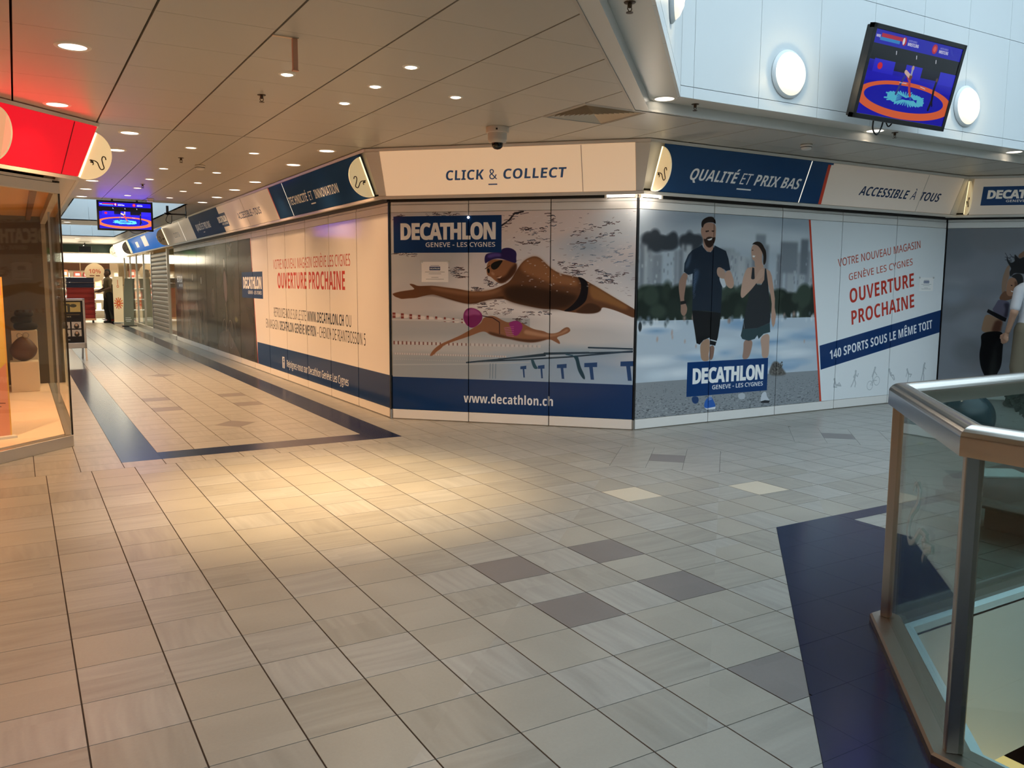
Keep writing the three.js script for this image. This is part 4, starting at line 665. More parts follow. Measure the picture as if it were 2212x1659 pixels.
// ---------- left shop: glazed corner display ----------
const LC = [0.246, -5.661];
{
  const a45 = PL / 4, w = struct('wall_display', 'glazed corner shop display with metal sill', [LC[0], 0, LC[1]], a45, 'wall');
  part(w, 'sill', rbox(-2.6, 0.0, 0, 0.098, -0.06, 0.0, 0.004, 1), MAT.alu); part(w, 'pane', box(-2.6, -0.004, 0.1, 2.16, -0.02, -0.012), MAT.pane); part(w, 'header', rbox(-2.6, 0.0, 2.16, 2.245, -0.05, 0.0, 0.003, 1), MAT.frame); part(w, 'top_clip', box(-2.6, 0, 2.249, 2.272, -0.05, -0.005), MAT.frame); part(w, 'hinge', box(-0.07, 0.0, 2.249, 2.262, -0.004, 0.003), MAT.black); part(w, 'corner_seal', box(-0.006, 0.004, 0.1, 2.245, -0.014, -0.004), MAT.dark);
  const s = struct('wall_display_side', 'glass side of the corner display along the corridor', [LC[0], 0, LC[1]], PL / 2, 'wall');
  part(s, 'sill', rbox(0, 4.4, 0, 0.098, -0.06, 0, 0.004, 1), MAT.alu); part(s, 'pane', box(0.004, 2.2, 0.1, 2.16, -0.02, -0.012), MAT.pane); part(s, 'pane', box(2.205, 4.4, 0.1, 2.16, -0.02, -0.012), MAT.pane); part(s, 'header', rbox(0, 4.4, 2.16, 2.245, -0.05, 0, 0.003, 1), MAT.frame); part(s, 'wall_face', box(4.4, 28, 0, 2.3, -0.06, 0), std('#c8bba8', 0.4)); part(s, 'mullion', box(2.19, 2.215, 0.1, 2.16, -0.03, 0), MAT.alu);
  const d = struct('floor_display', 'raised pale display floor behind the shop glass', [0, 0, 0], 0, 'floor');
  part(d, 'deck', prism([[0.18, -5.75], [-2.0, -3.6], [-2.6, -4.2], [-2.6, -10.0], [0.18, -10.0]], 0.0, 0.1), std('#ead6c4', 0.45));
  const b = struct('wall_display_back', 'brown grey back wall of the shop display', [0, 0, 0], 0, 'wall'); part(b, 'wall_face', box(-2.7, 0.2, 0, 2.75, -10.12, -10.02), std('#6d6355', 0.7)); part(b, 'side_face', box(-2.72, -2.62, 0, 2.75, -10.1, -4.2), std('#6d6355', 0.7));
  const c = struct('ceiling_display', 'warm wooden ceiling board of the shop display', [0, 0, 0], 0, 'ceiling'); part(c, 'board', prism([[0.2, -5.73], [-2.0, -3.53], [-2.7, -4.2], [-2.7, -10.02], [0.2, -10.02]], 2.25, 2.28), std('#e0a868', 0.5));
  part(c, 'beam', bar([0.06, 2.22, -5.9], [0.06, 2.22, -9.9], 0.05, 0.06), std('#7a4a26', 0.5));
}
fasciaTrim('trim_fascia', 'beige frame of the red corner sign', LC, PL / 4, -2.6, 0, 0, M1);
fasciaTrim('trim_fascia', 'beige frame over the left corridor shops', LC, PL / 2, 0, 28, -M1, 0);
{
  const redMat = new THREE.MeshStandardMaterial({ color: '#8c0a1c', roughness: 0.4, emissive: '#ff0826', emissiveIntensity: 0.75 });
  sign('sign_box', 'glowing plain red sign on the left corner shop', LC, PL / 4, -0.86, 0.052, redMat, { s1: 0.155, seams: [[-0.13, 'face_joint']], seamMat: std('#8a0a1c', 0.4) });
  sign('sign_box', 'second red sign panel beyond the left swan fin', LC, PL / 4, -2.6, -0.9, redMat);
  const l = new THREE.RectAreaLight('#ff1c2c', 2.1, 1.6, 0.42); l.position.set(LC[0] - 0.62 + 0.26, 2.53, LC[1] + 0.62 + 0.26); l.lookAt(l.position.x + 1, l.position.y - 0.36, l.position.z + 1); scene.add(l);
  sign('sign_box', 'cream sign run over the left corridor shops', LC, PL / 2, 0.06, 9, new THREE.MeshStandardMaterial({ color: '#d9c8b0', roughness: 0.4 }));
  fin('glowing half-round swan fin at the end of the red sign', LC, PL / 2, 0.03, -1, 0.55, 4.2); fin('half-round swan fin cut by the left picture edge', LC, PL / 4, -0.875, 1, 0.4, 1.6);
  // goods in the display
  const [c, x] = cvs(512, 1024); rect(x, 0, 0, 512, 1024, '#e79a7c'); blob(x, 300, 330, 300, 300, '#e8c15a'); blob(x, 230, 330, 60, 46, '#8c3a22'); for (let k = 0; k < 4000; k++) rect(x, rr(0, 512), rr(0, 1024), 2, 2, rnd() < 0.5 ? 'rgba(255,220,190,.12)' : 'rgba(150,60,40,.12)'); for (const [y, a] of [[760, 300], [800, 360], [820, 330]]) { line(x, [a, y, a + 60, y - 6, a + 130, y], '#6b2c1c', 5); } x.strokeStyle = '#6b2c1c';
  const t = thing('display_totem', 'tall peach and yellow printed totem behind the shop glass', 'display', [-0.47, 0.1, -5.72], 0.35); part(t, 'print_board', printBox(-0.32, 0.25, 0.0, 1.36, -0.03, 0.03, -0.32, 0.25, 0, 1.36), std('#ffffff', 0.6, 0, { map: ctex(c) })); part(t, 'edge_strip', box(0.25, 0.262, 0.0, 1.36, -0.03, 0.03), std('#e8b04a', 0.5)); part(t, 'base', box(-0.34, 0.28, 0, 0.02, -0.1, 0.1), MAT.white);
  const can = thing('striped_tin', 'small red and white striped tin on the peach totem', 'tin', [-0.4, 1.46, -5.73]); part(can, 'body', lathe([[0, 0], [0.05, 0], [0.05, 0.11], [0.046, 0.12], [0, 0.12]], 24), std('#a5182a', 0.4)); part(can, 'band', lathe([[0.0505, 0.03], [0.0505, 0.05]], 24), MAT.white); part(can, 'lid', lathe([[0, 0.12], [0.047, 0.12], [0.047, 0.145], [0, 0.15]], 24), MAT.white);
  const cube = (l, p, s) => single('display_plinth', new RoundedBoxGeometry(s[0], s[1], s[2], 2, 0.006).translate(0, s[1] / 2, 0), std('#efe2cf', 0.5), l, 'plinth', p);
  cube('low cream plinth under the leather bag in the shop display', [-0.08, 0.1, -9.3], [0.3, 0.36, 0.3]); cube('tall cream plinth behind the leather bag in the shop display', [-0.06, 0.1, -9.64], [0.28, 0.72, 0.26]);
  const bag = thing('leather_bag', 'brown leather bag with ring handles on a cream plinth', 'bag', [-0.08, 0.46, -9.3]); const bg = new THREE.SphereGeometry(0.15, 24, 16); { const p = bg.attributes.position; for (let i = 0; i < p.count; i++) { const y = p.getY(i), k = y > 0 ? 1 - y * 2.4 : 1; p.setXYZ(i, p.getX(i) * Math.max(0.3, k), y * 1.0 + 0.15, p.getZ(i) * 0.6 * Math.max(0.35, k)); } bg.computeVertexNormals(); } part(bag, 'body', bg, std('#5a3a26', 0.45)); part(bag, 'ring_handle', new THREE.TorusGeometry(0.03, 0.005, 8, 24).translate(-0.03, 0.31, 0), MAT.steel); part(bag, 'ring_handle', new THREE.TorusGeometry(0.03, 0.005, 8, 24).translate(0.035, 0.315, 0.02), MAT.steel);
  const fur = thing('scarf_pile', 'dark pile of scarves on the tall cream plinth', 'scarf', [-0.06, 0.82, -9.64]); for (const [y, r, dx] of [[0.05, 0.13, 0.02], [0.13, 0.11, -0.02], [0.21, 0.09, 0.01]]) { const g = new THREE.TorusGeometry(r * 0.7, 0.045, 10, 28); g.rotateX(Math.PI / 2); g.translate(dx, y, 0); part(fur, 'scarf_fold', g, std('#241d1a', 0.9)); }
  const lampAt = (p, i, c = WARM) => { const s = new THREE.PointLight(c, i); s.position.set(...p); s.shadow.radius = 3; scene.add(s); };
  const spotFix = (l, p) => { const f = thing('display_spot', l, 'lamp', [p[0], 2.25, p[2]]); part(f, 'housing', lathe([[0.03, 0], [0.045, -0.004], [0.045, -0.07], [0.04, -0.075], [0.036, -0.06], [0.03, -0.06]], 24), MAT.black); part(f, 'bulb', new THREE.SphereGeometry(0.028, 16, 10).translate(0, -0.06, 0), glow('#ffc27a', 4)); const s = new THREE.SpotLight('#ffb47c', 13, 0, 1.05, 0.8); s.position.set(p[0], 2.16, p[2]); s.target.position.set(p[0], 0, p[2] + 0.05); scene.add(s, s.target); };
  spotFix('small warm spot over the front of the shop display', [-0.42, 0, -5.35]); spotFix('small warm spot over the middle of the shop display', [-0.3, 0, -7.4]);
}
// ---------- ceiling fittings ----------
function spotLamp(x, y, z, color, cd, angle, pen = 0.8, to) { const s = new THREE.SpotLight(color, cd, 0, angle, pen); s.position.set(x, y, z); s.target.position.set(...(to || [x, 0, z])); s.shadow.radius = 2; scene.add(s, s.target); }
const DL = { wide: [[0.24, -3.08], [0.23, -4.91], [0.84, -5.93], [0.84, -7.08], [0.83, -10.1], [0.83, -11.26], [0.85, -12.5], [2.67, -5.97], [2.67, -7.155], [2.7, -9.05], [2.68, -10.18], [2.68, -11.43], [2.65, -12.44]], small: [[1.46, -6.51], [1.46, -8.31], [1.46, -9.51], [1.45, -10.72], [1.45, -11.92], [2.08, -6.53], [2.07, -8.35], [2.07, -9.58], [2.08, -10.8], [2.06, -11.93]], halo: [[1.457, -3.06], [2.06, -3.69], [2.06, -3.07], [2.06, -2.47], [2.67, -3.07]] };
const ringG = lathe([[0.072, 0.0], [0.075, -0.004], [0.092, -0.005], [0.098, 0.0]], 36), discG = cyl(0.073, 0.073, 0.004, 0, 0.0, 0, 36), ringS = lathe([[0.047, 0.0], [0.05, -0.004], [0.06, -0.005], [0.064, 0.0]], 30), discS = cyl(0.048, 0.048, 0.004, 0, 0.0, 0, 30), ringH = lathe([[0.036, 0.0], [0.038, -0.006], [0.05, -0.006], [0.055, 0.0]], 30), bulbH = lathe([[0, -0.012], [0.02, -0.011], [0.034, -0.006], [0.036, 0.002]], 24);
const lampWhite = glow('#fff0da', 4), lampHalo = glow('#fff2d8', 8);
const downlight = (x, y, z, kind, label, group) => { const t = thing('downlight', label, 'lamp', [x, y, z], 0, group); part(t, 'ring', kind === 'wide' ? ringG : kind === 'small' ? ringS : ringH, MAT.plastic); part(t, kind === 'halo' ? 'bulb' : 'diffuser', kind === 'wide' ? discG : kind === 'small' ? discS : bulbH, kind === 'halo' ? lampHalo : lampWhite); };
const ORD = ['first', 'second', 'third', 'fourth', 'fifth', 'sixth', 'seventh', 'eighth', 'ninth', 'tenth', 'eleventh'];
const tally = {}, nth = (k) => ORD[(tally[k] = (tally[k] ?? -1) + 1)];
for (const [x, z] of DL.wide) { const row = x < 0.5 ? 'red' : x < 1 ? 'left' : 'right'; downlight(x, HC, z, 'wide', row === 'red' ? `wide round downlight ${nth(row)} from the viewer in the reddened ceiling` : `wide round downlight ${nth(row)} from the viewer in the ${row} corridor row`, 'wide recessed downlights'); spotLamp(x, HC - 0.02, z, WARM, row === 'red' ? 6 : row === 'left' ? 7.5 : 3.4, 1.15, 0.9); }
for (const [x, z] of DL.small) { const row = x < 1.8 ? 'left' : 'right'; downlight(x, HC, z, 'small', `small round downlight ${nth('s' + row)} from the viewer in the ${row} middle corridor row`, 'small recessed downlights'); spotLamp(x, HC - 0.02, z, WARM, 7.5, 1.1, 0.9); }
DL.halo.forEach(([x, z], k) => { downlight(x, HC, z, 'halo', `bright halogen downlight, ${['leftmost of the cross of five', 'of the cross of five nearest the corridor', 'in the centre of the cross of five', 'of the cross of five nearest the viewer', 'rightmost of the cross of five'][k]}`, 'halogen downlights'); const wide = x > 2.5 || z < -3.5; spotLamp(x, HC - 0.03, z, HALO, wide ? 10 : 23, wide ? 1.2 : 0.58, 1, wide ? [x, 0, z] : [1.76 + (x - 2.06) * 0.3, 0, -3.1 + (z + 3.07) * 0.3]); });
for (const [x, z, l] of [[4.22, -2.62, 'wide downlight at the corner of the atrium rim'], [6.72, -2.62, 'wide downlight in the atrium rim below the large screen'], [9.0, -2.62, 'wide downlight in the atrium rim at the right edge']]) { downlight(x, HS, z, 'wide', l, undefined); spotLamp(x, HS - 0.02, z, '#ffe6c8', 1, 1.1, 0.9); }
for (const [x, z] of [[0.24, -1.25], [-0.97, -3.08], [-0.97, -1.25], [-0.97, 0.6], [-2.2, -1.25]]) { downlight(x, HC, z, 'wide', `wide round downlight in the ceiling over the viewer, ${nth('v')} of its rows`, 'wide downlights over the viewer'); spotLamp(x, HC - 0.02, z, WARM, x < 0 ? 7 : 3, 1.15, 0.9); }
// square air diffuser
{
  const t = thing('air_diffuser', 'square louvred air diffuser in the ceiling near the atrium', 'vent', [VENT[0] + 0.303, HC, VENT[1] + 0.3]);
  const q = (r0, r1, y0, y1) => { const P = (r, y) => [[-r, y, -r], [r, y, -r], [r, y, r], [-r, y, r]], A = P(r0, y0), B = P(r1, y1), v = []; for (let i = 0; i < 4; i++) { const j = (i + 1) % 4; v.push(...A[i], ...B[i], ...B[j], ...A[i], ...B[j], ...A[j]); } const g = new THREE.BufferGeometry(); g.setAttribute('position', new THREE.Float32BufferAttribute(v, 3)); g.setAttribute('uv', new THREE.Float32BufferAttribute(new Float32Array(v.length / 3 * 2), 2)); g.computeVertexNormals(); return g; };
  part(t, 'frame', [q(0.3, 0.27, 0, 0.006), q(0.27, 0.26, -0.006, 0.02), q(0.3, 0.27, 0.004, -0.006)], MAT.ceilTrim); const side = std('#d6cbb8', 0.5, 0, { side: THREE.DoubleSide });
  for (let k = 0; k < 9; k++) { const r = 0.255 - k * 0.028; part(t, 'louvre', q(r, r - 0.02, -0.004, 0.02), side); } part(t, 'plenum', box(-0.29, 0.29, 0.03, 0.05, -0.29, 0.29), std('#857b6e', 0.8));
}
// dome camera
{
  const t = thing('dome_camera', 'grey dome security camera hanging from the ceiling', 'camera', [3.5, HC, -3.93]);
  part(t, 'mount', lathe([[0, 0], [0.096, 0], [0.098, -0.004], [0.098, -0.045], [0.094, -0.05], [0, -0.05]], 40), std('#cfc4b6', 0.5)); part(t, 'housing', lathe([[0.082, -0.05], [0.082, -0.1], [0.074, -0.128], [0.055, -0.132], [0, -0.132]], 40), std('#c9c0b4', 0.5)); part(t, 'dome', lathe([[0.052, -0.132], [0.05, -0.15], [0.042, -0.168], [0.026, -0.181], [0, -0.186]], 32), std('#0b0b0d', 0.08)); part(t, 'status_mark', box(-0.06, -0.035, -0.036, -0.022, 0.078, 0.086), MAT.black);
}
const smoke = (l, x, y, z) => { const t = thing('smoke_detector', l, 'detector', [x, y, z]); part(t, 'base', lathe([[0, 0], [0.055, 0], [0.055, -0.018], [0, -0.018]], 28), MAT.plastic); part(t, 'head', lathe([[0.05, -0.018], [0.046, -0.045], [0.03, -0.052], [0, -0.052]], 28), MAT.plastic); part(t, 'slot_ring', lathe([[0.051, -0.024], [0.051, -0.03]], 28), MAT.dark); };
smoke('white smoke detector on the corridor ceiling', 1.774, HC, -7.78); smoke('white smoke detector above the QUALITÉ sign', 6.4, HC, -3.12); smoke('round smoke detector above the hanging corridor screen', 1.82, HC, -12.3);
const sprink = (l, x, y, z) => { const t = thing('sprinkler', l, 'sprinkler', [x, y, z]); const m = std('#5a4a3c', 0.4, 0.8); part(t, 'rosette', lathe([[0, 0], [0.03, 0], [0.028, -0.004], [0, -0.005]], 24), m); part(t, 'body', lathe([[0.011, -0.004], [0.012, -0.02], [0.006, -0.028], [0, -0.028]], 16), m); part(t, 'yoke', [tube([[-0.01, -0.02, 0], [-0.012, -0.034, 0], [0, -0.047, 0]], 0.0025, 12, 6), tube([[0.01, -0.02, 0], [0.012, -0.034, 0], [0, -0.047, 0]], 0.0025, 12, 6)], m); part(t, 'deflector', cyl(0.018, 0.018, 0.003, 0, -0.05, 0, 20), m); };
sprink('small sprinkler head in the ceiling before the partition', 1.468, HC, -3.752); sprink('small sprinkler head in the near corridor ceiling', 1.49, HC, -7.29); sprink('small sprinkler head deep in the corridor ceiling', 1.455, HC, -10.18); sprink('sprinkler head on the slanted atrium rim', 2.62, HS, -1.03); sprink('sprinkler head on the atrium rim near its corner', 4.55, HS, -2.64); sprink('sprinkler head on the atrium rim right of the screen cable', 6.95, HS, -2.58);
{ const t = thing('ceiling_hanger', 'pale copper hanger bracket under the ceiling panels', 'bracket', [1.27, HC, -2.24]); part(t, 'plate', box(-0.12, 0.02, -0.006, 0, -0.012, 0.012), std('#e0c4a4', 0.45)); part(t, 'drop', rbox(-0.014, 0.014, -0.17, 0, -0.012, 0.012, 0.003, 1), std('#d9a07e', 0.4)); part(t, 'foot', box(-0.016, 0.016, -0.176, -0.17, -0.014, 0.014), std('#d9a07e', 0.4)); }
// ---------- round lamps on the atrium wall ----------
{
  const wl = (label, at, turn) => { const t = thing('wall_lamp', label, 'lamp', at, turn); const b = lathe([[0, 0], [0.19, 0], [0.192, 0.012], [0.175, 0.03], [0.17, 0.03]], 48); b.rotateX(Math.PI / 2); part(t, 'rim', b, std('#dfe4e6', 0.4)); const d = lathe([[0.172, 0.028], [0.15, 0.055], [0.1, 0.078], [0.04, 0.087], [0, 0.088]], 48); d.rotateX(Math.PI / 2); part(t, 'dome', d, glow('#ffeec4', 0.85)); const p = new THREE.PointLight('#ffe2ae', 0.25); p.position.set(at[0] + Math.sin(turn) * 0.13, at[1], at[2] + Math.cos(turn) * 0.13); scene.add(p); };
  wl('round lit wall lamp left of the large screen', [5.415, 3.14, -2.5], 0); wl('round lit wall lamp right of the large screen', [7.885, 3.155, -2.5], 0); wl('round lit wall lamp on the slanted atrium wall at the top edge', [4.27 - 0.85, 3.21, -2.5 + 0.85], PL / 4);
}
// ---------- screens ----------
const screenTex = screenPrint();
function tv(label, pos, tilt, w, h, k) {
  const t = thing('television', label, 'television', pos, 0); t.rotation.x = tilt; const b = 0.022 * w + 0.012;
  part(t, 'bezel', [rbox(-w / 2, w / 2, h / 2 - b, h / 2, -0.05, 0, 0.003, 1), rbox(-w / 2, w / 2, -h / 2, -h / 2 + b, -0.05, 0, 0.003, 1), rbox(-w / 2, -w / 2 + b, -h / 2, h / 2, -0.05, 0, 0.003, 1), rbox(w / 2 - b, w / 2, -h / 2, h / 2, -0.05, 0, 0.003, 1)], MAT.black); part(t, 'back_case', rbox(-w / 2 + 0.01, w / 2 - 0.01, -h / 2 + 0.01, h / 2 - 0.01, -0.085, -0.03, 0.01, 1), MAT.black);
  part(t, 'screen', printBox(-w / 2 + b, w / 2 - b, -h / 2 + b, h / 2 - b, -0.03, -0.006, -w / 2 + b, w / 2 - b, -h / 2 + b, h / 2 - b), new THREE.MeshPhysicalMaterial({ color: '#050507', roughness: 0.12, emissive: '#ffffff', emissiveMap: screenTex, emissiveIntensity: k }));
  return t;
}
{
  const t = tv('large tilted flat screen showing wrestling on the atrium wall', [6.515, 3.16, -2.14], 13.7 * PL / 180, 1.25, 0.725, 0.62);
  part(t, 'wall_bracket', [box(-0.18, 0.18, -0.2, 0.2, -0.11, -0.08), box(-0.05, 0.05, -0.04, 0.02, -0.355, -0.1)], MAT.black); part(t, 'cable', [tube([[-0.28, -0.35, -0.06], [-0.27, -0.43, -0.05], [-0.22, -0.47, -0.04], [-0.17, -0.42, -0.05], [-0.15, -0.34, -0.06]], 0.007, 30, 6), tube([[-0.12, -0.35, -0.06], [-0.08, -0.39, -0.05], [-0.02, -0.35, -0.06]], 0.006, 20, 6)], MAT.black);
  const l = new THREE.RectAreaLight('#5a55e0', 0.6, 1.1, 0.6); l.position.set(6.515, 3.15, -2.12); l.lookAt(6.515, 2.9, -1.1); scene.add(l);
  const u = tv('flat screen showing wrestling hung over the corridor', [1.48, 2.487, -12.62], 0.02, 0.83, 0.475, 1.6); part(u, 'hanger', [box(-0.2, -0.17, 0.2, 0.26, -0.06, -0.04), box(0.17, 0.2, 0.2, 0.26, -0.06, -0.04)], MAT.black); part(u, 'cable', tube([[0.05, -0.23, -0.05], [0.12, -0.27, -0.04], [0.3, -0.24, -0.05]], 0.005, 20, 6), MAT.black);
  const l2 = new THREE.RectAreaLight('#4038ff', 2.2, 0.8, 0.44); l2.position.set(1.48, 2.48, -12.6); l2.lookAt(1.48, 2.48, -10); scene.add(l2);
  const a = thing('screen_arm', 'black empty screen arm beside the corridor screen', 'bracket', [2.53, 2.6, -13.3]); part(a, 'wall_plate', box(-0.012, 0, -0.06, 0.06, -0.03, 0.03), MAT.black); part(a, 'drop_rod', box(-0.012, 0, 0.05, HC - 2.6, -0.01, 0.01), MAT.black); part(a, 'arm', box(-0.3, -0.01, -0.012, 0.012, -0.012, 0.012), MAT.black); part(a, 'cross_head', [box(-0.33, -0.29, -0.02, 0.14, -0.012, 0.012), box(-0.36, -0.26, -0.01, 0.02, -0.012, 0.012)], MAT.black); part(a, 'cable', tube([[-0.3, 0, 0], [-0.34, -0.12, 0.02], [-0.26, -0.16, 0], [-0.24, -0.02, 0]], 0.006, 24, 6), MAT.black);
}
// ---------- glass balustrade round the floor opening ----------
{
  const t = thing('glass_balustrade', 'steel and glass balustrade round the floor opening', 'railing', [VOIDC[0][0], 0, VOIDC[0][1]]), ox = VOIDC[0][0], oz = VOIDC[0][1], n = VOIDC.length;
  const L = (p, y) => [p[0] - ox, y, p[1] - oz];
  // handrail: flat upright sides with a rounded crown, mitred at the corners
  const sec = [[-0.045, 0.942], [-0.045, 0.995]]; for (let k = 0; k <= 18; k++) { const a = Math.PI - (Math.PI * k) / 18; sec.push([0.045 * Math.cos(a), 0.995 + 0.038 * Math.sin(a)]); } sec.push([0.045, 0.942]);
  const railGeo = (i, section) => {
    const j = (i + 1) % n, P = [], N = []; const A = section.map(([o, y]) => { const q = offsetPoly(VOIDC, o); return [L(q[i], y), L(q[j], y)]; });
    for (let k = 0; k < A.length; k++) { const m = (k + 1) % A.length, [a, b] = A[k], [c, d] = A[m]; P.push(...a, ...b, ...d, ...a, ...d, ...c); }
    const g = new THREE.BufferGeometry(); g.setAttribute('position', new THREE.Float32BufferAttribute(P, 3)); g.setAttribute('uv', new THREE.Float32BufferAttribute(new Float32Array(P.length / 3 * 2), 2)); g.computeVertexNormals();
    return toCreasedNormals(g, 0.5);
  };
  const kerb = [[-0.055, -0.01], [-0.055, 0.028], [0.058, 0.034], [0.066, 0.026], [0.066, -0.01]], ledge = [[-0.095, -0.03], [-0.095, 0.012], [-0.056, 0.012], [-0.056, -0.03]];
  const paneMat = phys({ color: '#d2dcd9', roughness: 0.02, transmission: 1, thickness: 0, ior: 1.5 });
  for (let i = 0; i < n; i++) {
    part(t, 'handrail', railGeo(i, sec), std('#c4beb6', 0.2, 1, { side: THREE.DoubleSide })); part(t, 'base_channel', railGeo(i, kerb), std('#8d857c', 0.38, 1, { side: THREE.DoubleSide })); part(t, 'inner_ledge', railGeo(i, ledge), std('#cfe0e4', 0.5, 0, { side: THREE.DoubleSide }));
    const a = VOIDC[i], b = VOIDC[(i + 1) % n], d = Math.hypot(b[0] - a[0], b[1] - a[1]), k = Math.max(1, Math.round(d / 1.3)), th = Math.atan2(-(b[1] - a[1]), b[0] - a[0]);
    for (let s = 0; s < k; s++) {
      const p = [a[0] + ((b[0] - a[0]) * s) / k, a[1] + ((b[1] - a[1]) * s) / k], w = d / k;
      if (s === 0) { const m = part(t, 'post', [rbox(-0.017, 0.017, 0.03, 0.945, -0.026, 0.026, 0.006, 2), cyl(0.011, 0.011, 0.9, 0.026, 0.48, 0, 12)], MAT.brush); m.position.set(p[0] - ox, 0, p[1] - oz); m.rotation.y = th; }
      const g = part(t, 'glass_pane', box(s ? 0.006 : 0.03, w - 0.006, 0.03, 0.943, -0.005, 0.005), paneMat); g.position.set(p[0] - ox, 0, p[1] - oz); g.rotation.y = th;
    }
  }
  // swan etched on the slanted pane, between the two near posts
  const e = [[0.416, 0.709], [0.452, 0.694], [0.438, 0.632], [0.375, 0.59], [0.329, 0.549], [0.309, 0.498], [0.345, 0.468], [0.42, 0.49], [0.503, 0.552], [0.602, 0.56]], f = [[0.602, 0.56], [0.553, 0.522], [0.692, 0.543], [0.598, 0.504], [0.57, 0.464]], h = [[0.416, 0.709], [0.38, 0.69], [0.373, 0.665]];
  const V3 = ([s, y]) => [-s * 0.7071 - 0.006, y, s * 0.7071 - 0.006];
  part(t, 'etched_swan', [tube(e.map(V3), 0.012, 50, 6), tube(f.map(V3), 0.013, 30, 6), tube(h.map(V3), 0.008, 16, 6)].map((g) => { const p = g.attributes.position; for (let i = 0; i < p.count; i++) { const d = (p.getX(i) + 0.006 + p.getZ(i) + 0.006) / 2; p.setX(i, p.getX(i) - d * 0.97); p.setZ(i, p.getZ(i) - d * 0.97); } return g; }), phys({ color: '#c9d6d4', roughness: 0.9, transparent: true, opacity: 0.3 }));
}
{ // the opening itself: white edge panels, and a glimpse of the storey below
  const w = struct('wall_void', 'white edge panels lining the floor opening', [0, 0, 0], 0, 'wall'), q = offsetPoly(VOIDC, -0.095), n = q.length;
  for (let i = 0; i < n; i++) { const a = q[i], b = q[(i + 1) % n], d = Math.hypot(b[0] - a[0], b[1] - a[1]), th = Math.atan2(-(b[1] - a[1]), b[0] - a[0]), k = Math.max(1, Math.round(d / 1.2)); for (let s = 0; s < k; s++) { const m = part(w, 'edge_panel', box((d * s) / k + 0.002, (d * (s + 1)) / k - 0.002, -0.79, -0.02, -0.02, 0), std('#dcdcd6', 0.5)); m.position.set(a[0], 0, a[1]); m.rotation.y = th; } }
  const lf = struct('floor_lower', 'floor of the storey below the opening', [0, 0, 0], 0, 'floor'); part(lf, 'floor_face', box(-2, 13, -4.1, -4, -8, 9), std('#c9bda8', 0.5));
  const lw = struct('wall_lower', 'walls of the storey below the opening', [0, 0, 0], 0, 'wall'); for (const g of [box(-2.1, -2, -4, -0.7, -8, 9), box(13, 13.1, -4, -0.7, -8, 9), box(-2, 13, -4, -0.7, -8.1, -8), box(-2, 13, -4, -0.7, 9, 9.1)]) part(lw, 'wall_face', g, MAT.brown); part(lw, 'soffit', prism([[-2, -8], [13, -8], [13, 0.2], [-2, 0.2]], -0.8, -0.72), MAT.brown);
  const s = thing('lit_shop_sign', 'bright yellow lit shop sign on the storey below', 'sign', [4.4, -1.12, -0.3]); part(s, 'fascia_beam', box(0, 0.1, 0.0, 0.26, -2, 3), std('#3a2318', 0.6)); part(s, 'lit_face', box(0.01, 0.06, -0.75, 0.0, -2, 3), glow('#ffd98a', 1.3)); part(s, 'joint', box(0.0, 0.012, -0.75, 0, 0.55, 0.565), std('#7a4526', 0.6));
  const l = new THREE.RectAreaLight('#ffcf80', 6, 4.6, 0.7); l.position.set(4.35, -1.5, 0.2); l.lookAt(0, -2.2, 0.2); scene.add(l);
}
// ---------- things by the far side of the opening ----------
single('glossy_ball', new THREE.SphereGeometry(0.235, 48, 32).translate(0, 0.235, 0), std('#16303c', 0.18), 'dark blue glossy ball on the floor beyond the glass railing', 'ball', [7.35, 0, -1.95]);
{
  const t = thing('leafy_shrub', 'dark green bushy shrub in a pot beyond the glass railing', 'plant', [8.05, 0, -1.62]); part(t, 'pot', lathe([[0, 0], [0.13, 0], [0.17, 0.2], [0.18, 0.22], [0.16, 0.22], [0, 0.2]], 32), std('#3c3a38', 0.6)); part(t, 'stem', cyl(0.02, 0.03, 0.2, 0, 0.28, 0, 10), std('#4a3826', 0.9));
  const leaf = new THREE.PlaneGeometry(0.03, 0.055, 1, 2); { const p = leaf.attributes.position; for (let i = 0; i < p.count; i++) { const y = p.getY(i); p.setX(i, p.getX(i) * (Math.abs(y) > 0.02 ? 0.25 : 1)); p.setZ(i, -y * y * 6); } leaf.computeVertexNormals(); }
  const N = 2600, im = new THREE.InstancedMesh(leaf, std('#24352a', 0.6, 0, { side: THREE.DoubleSide }), N), M = new THREE.Matrix4(), Q = new THREE.Quaternion(), E = new THREE.Euler(); im.name = 'foliage'; im.userData.kind = 'stuff';
  for (let i = 0; i < N; i++) { const u = rr(-1, 1), a = rr(0, 6.283), r = 0.3 * Math.pow(rnd(), 0.25) * (1 + 0.12 * Math.sin(a * 5 + u * 4)), s = Math.sqrt(1 - u * u); Q.setFromEuler(E.set(rr(-1.5, 1.5), rr(0, 6.28), rr(-1.5, 1.5))); M.compose(new THREE.Vector3(r * s * Math.cos(a), 0.42 + r * u * 0.75, r * s * Math.sin(a)), Q, new THREE.Vector3(1, 1, 1).multiplyScalar(rr(0.7, 1.3))); im.setMatrixAt(i, M); } t.add(im);
}
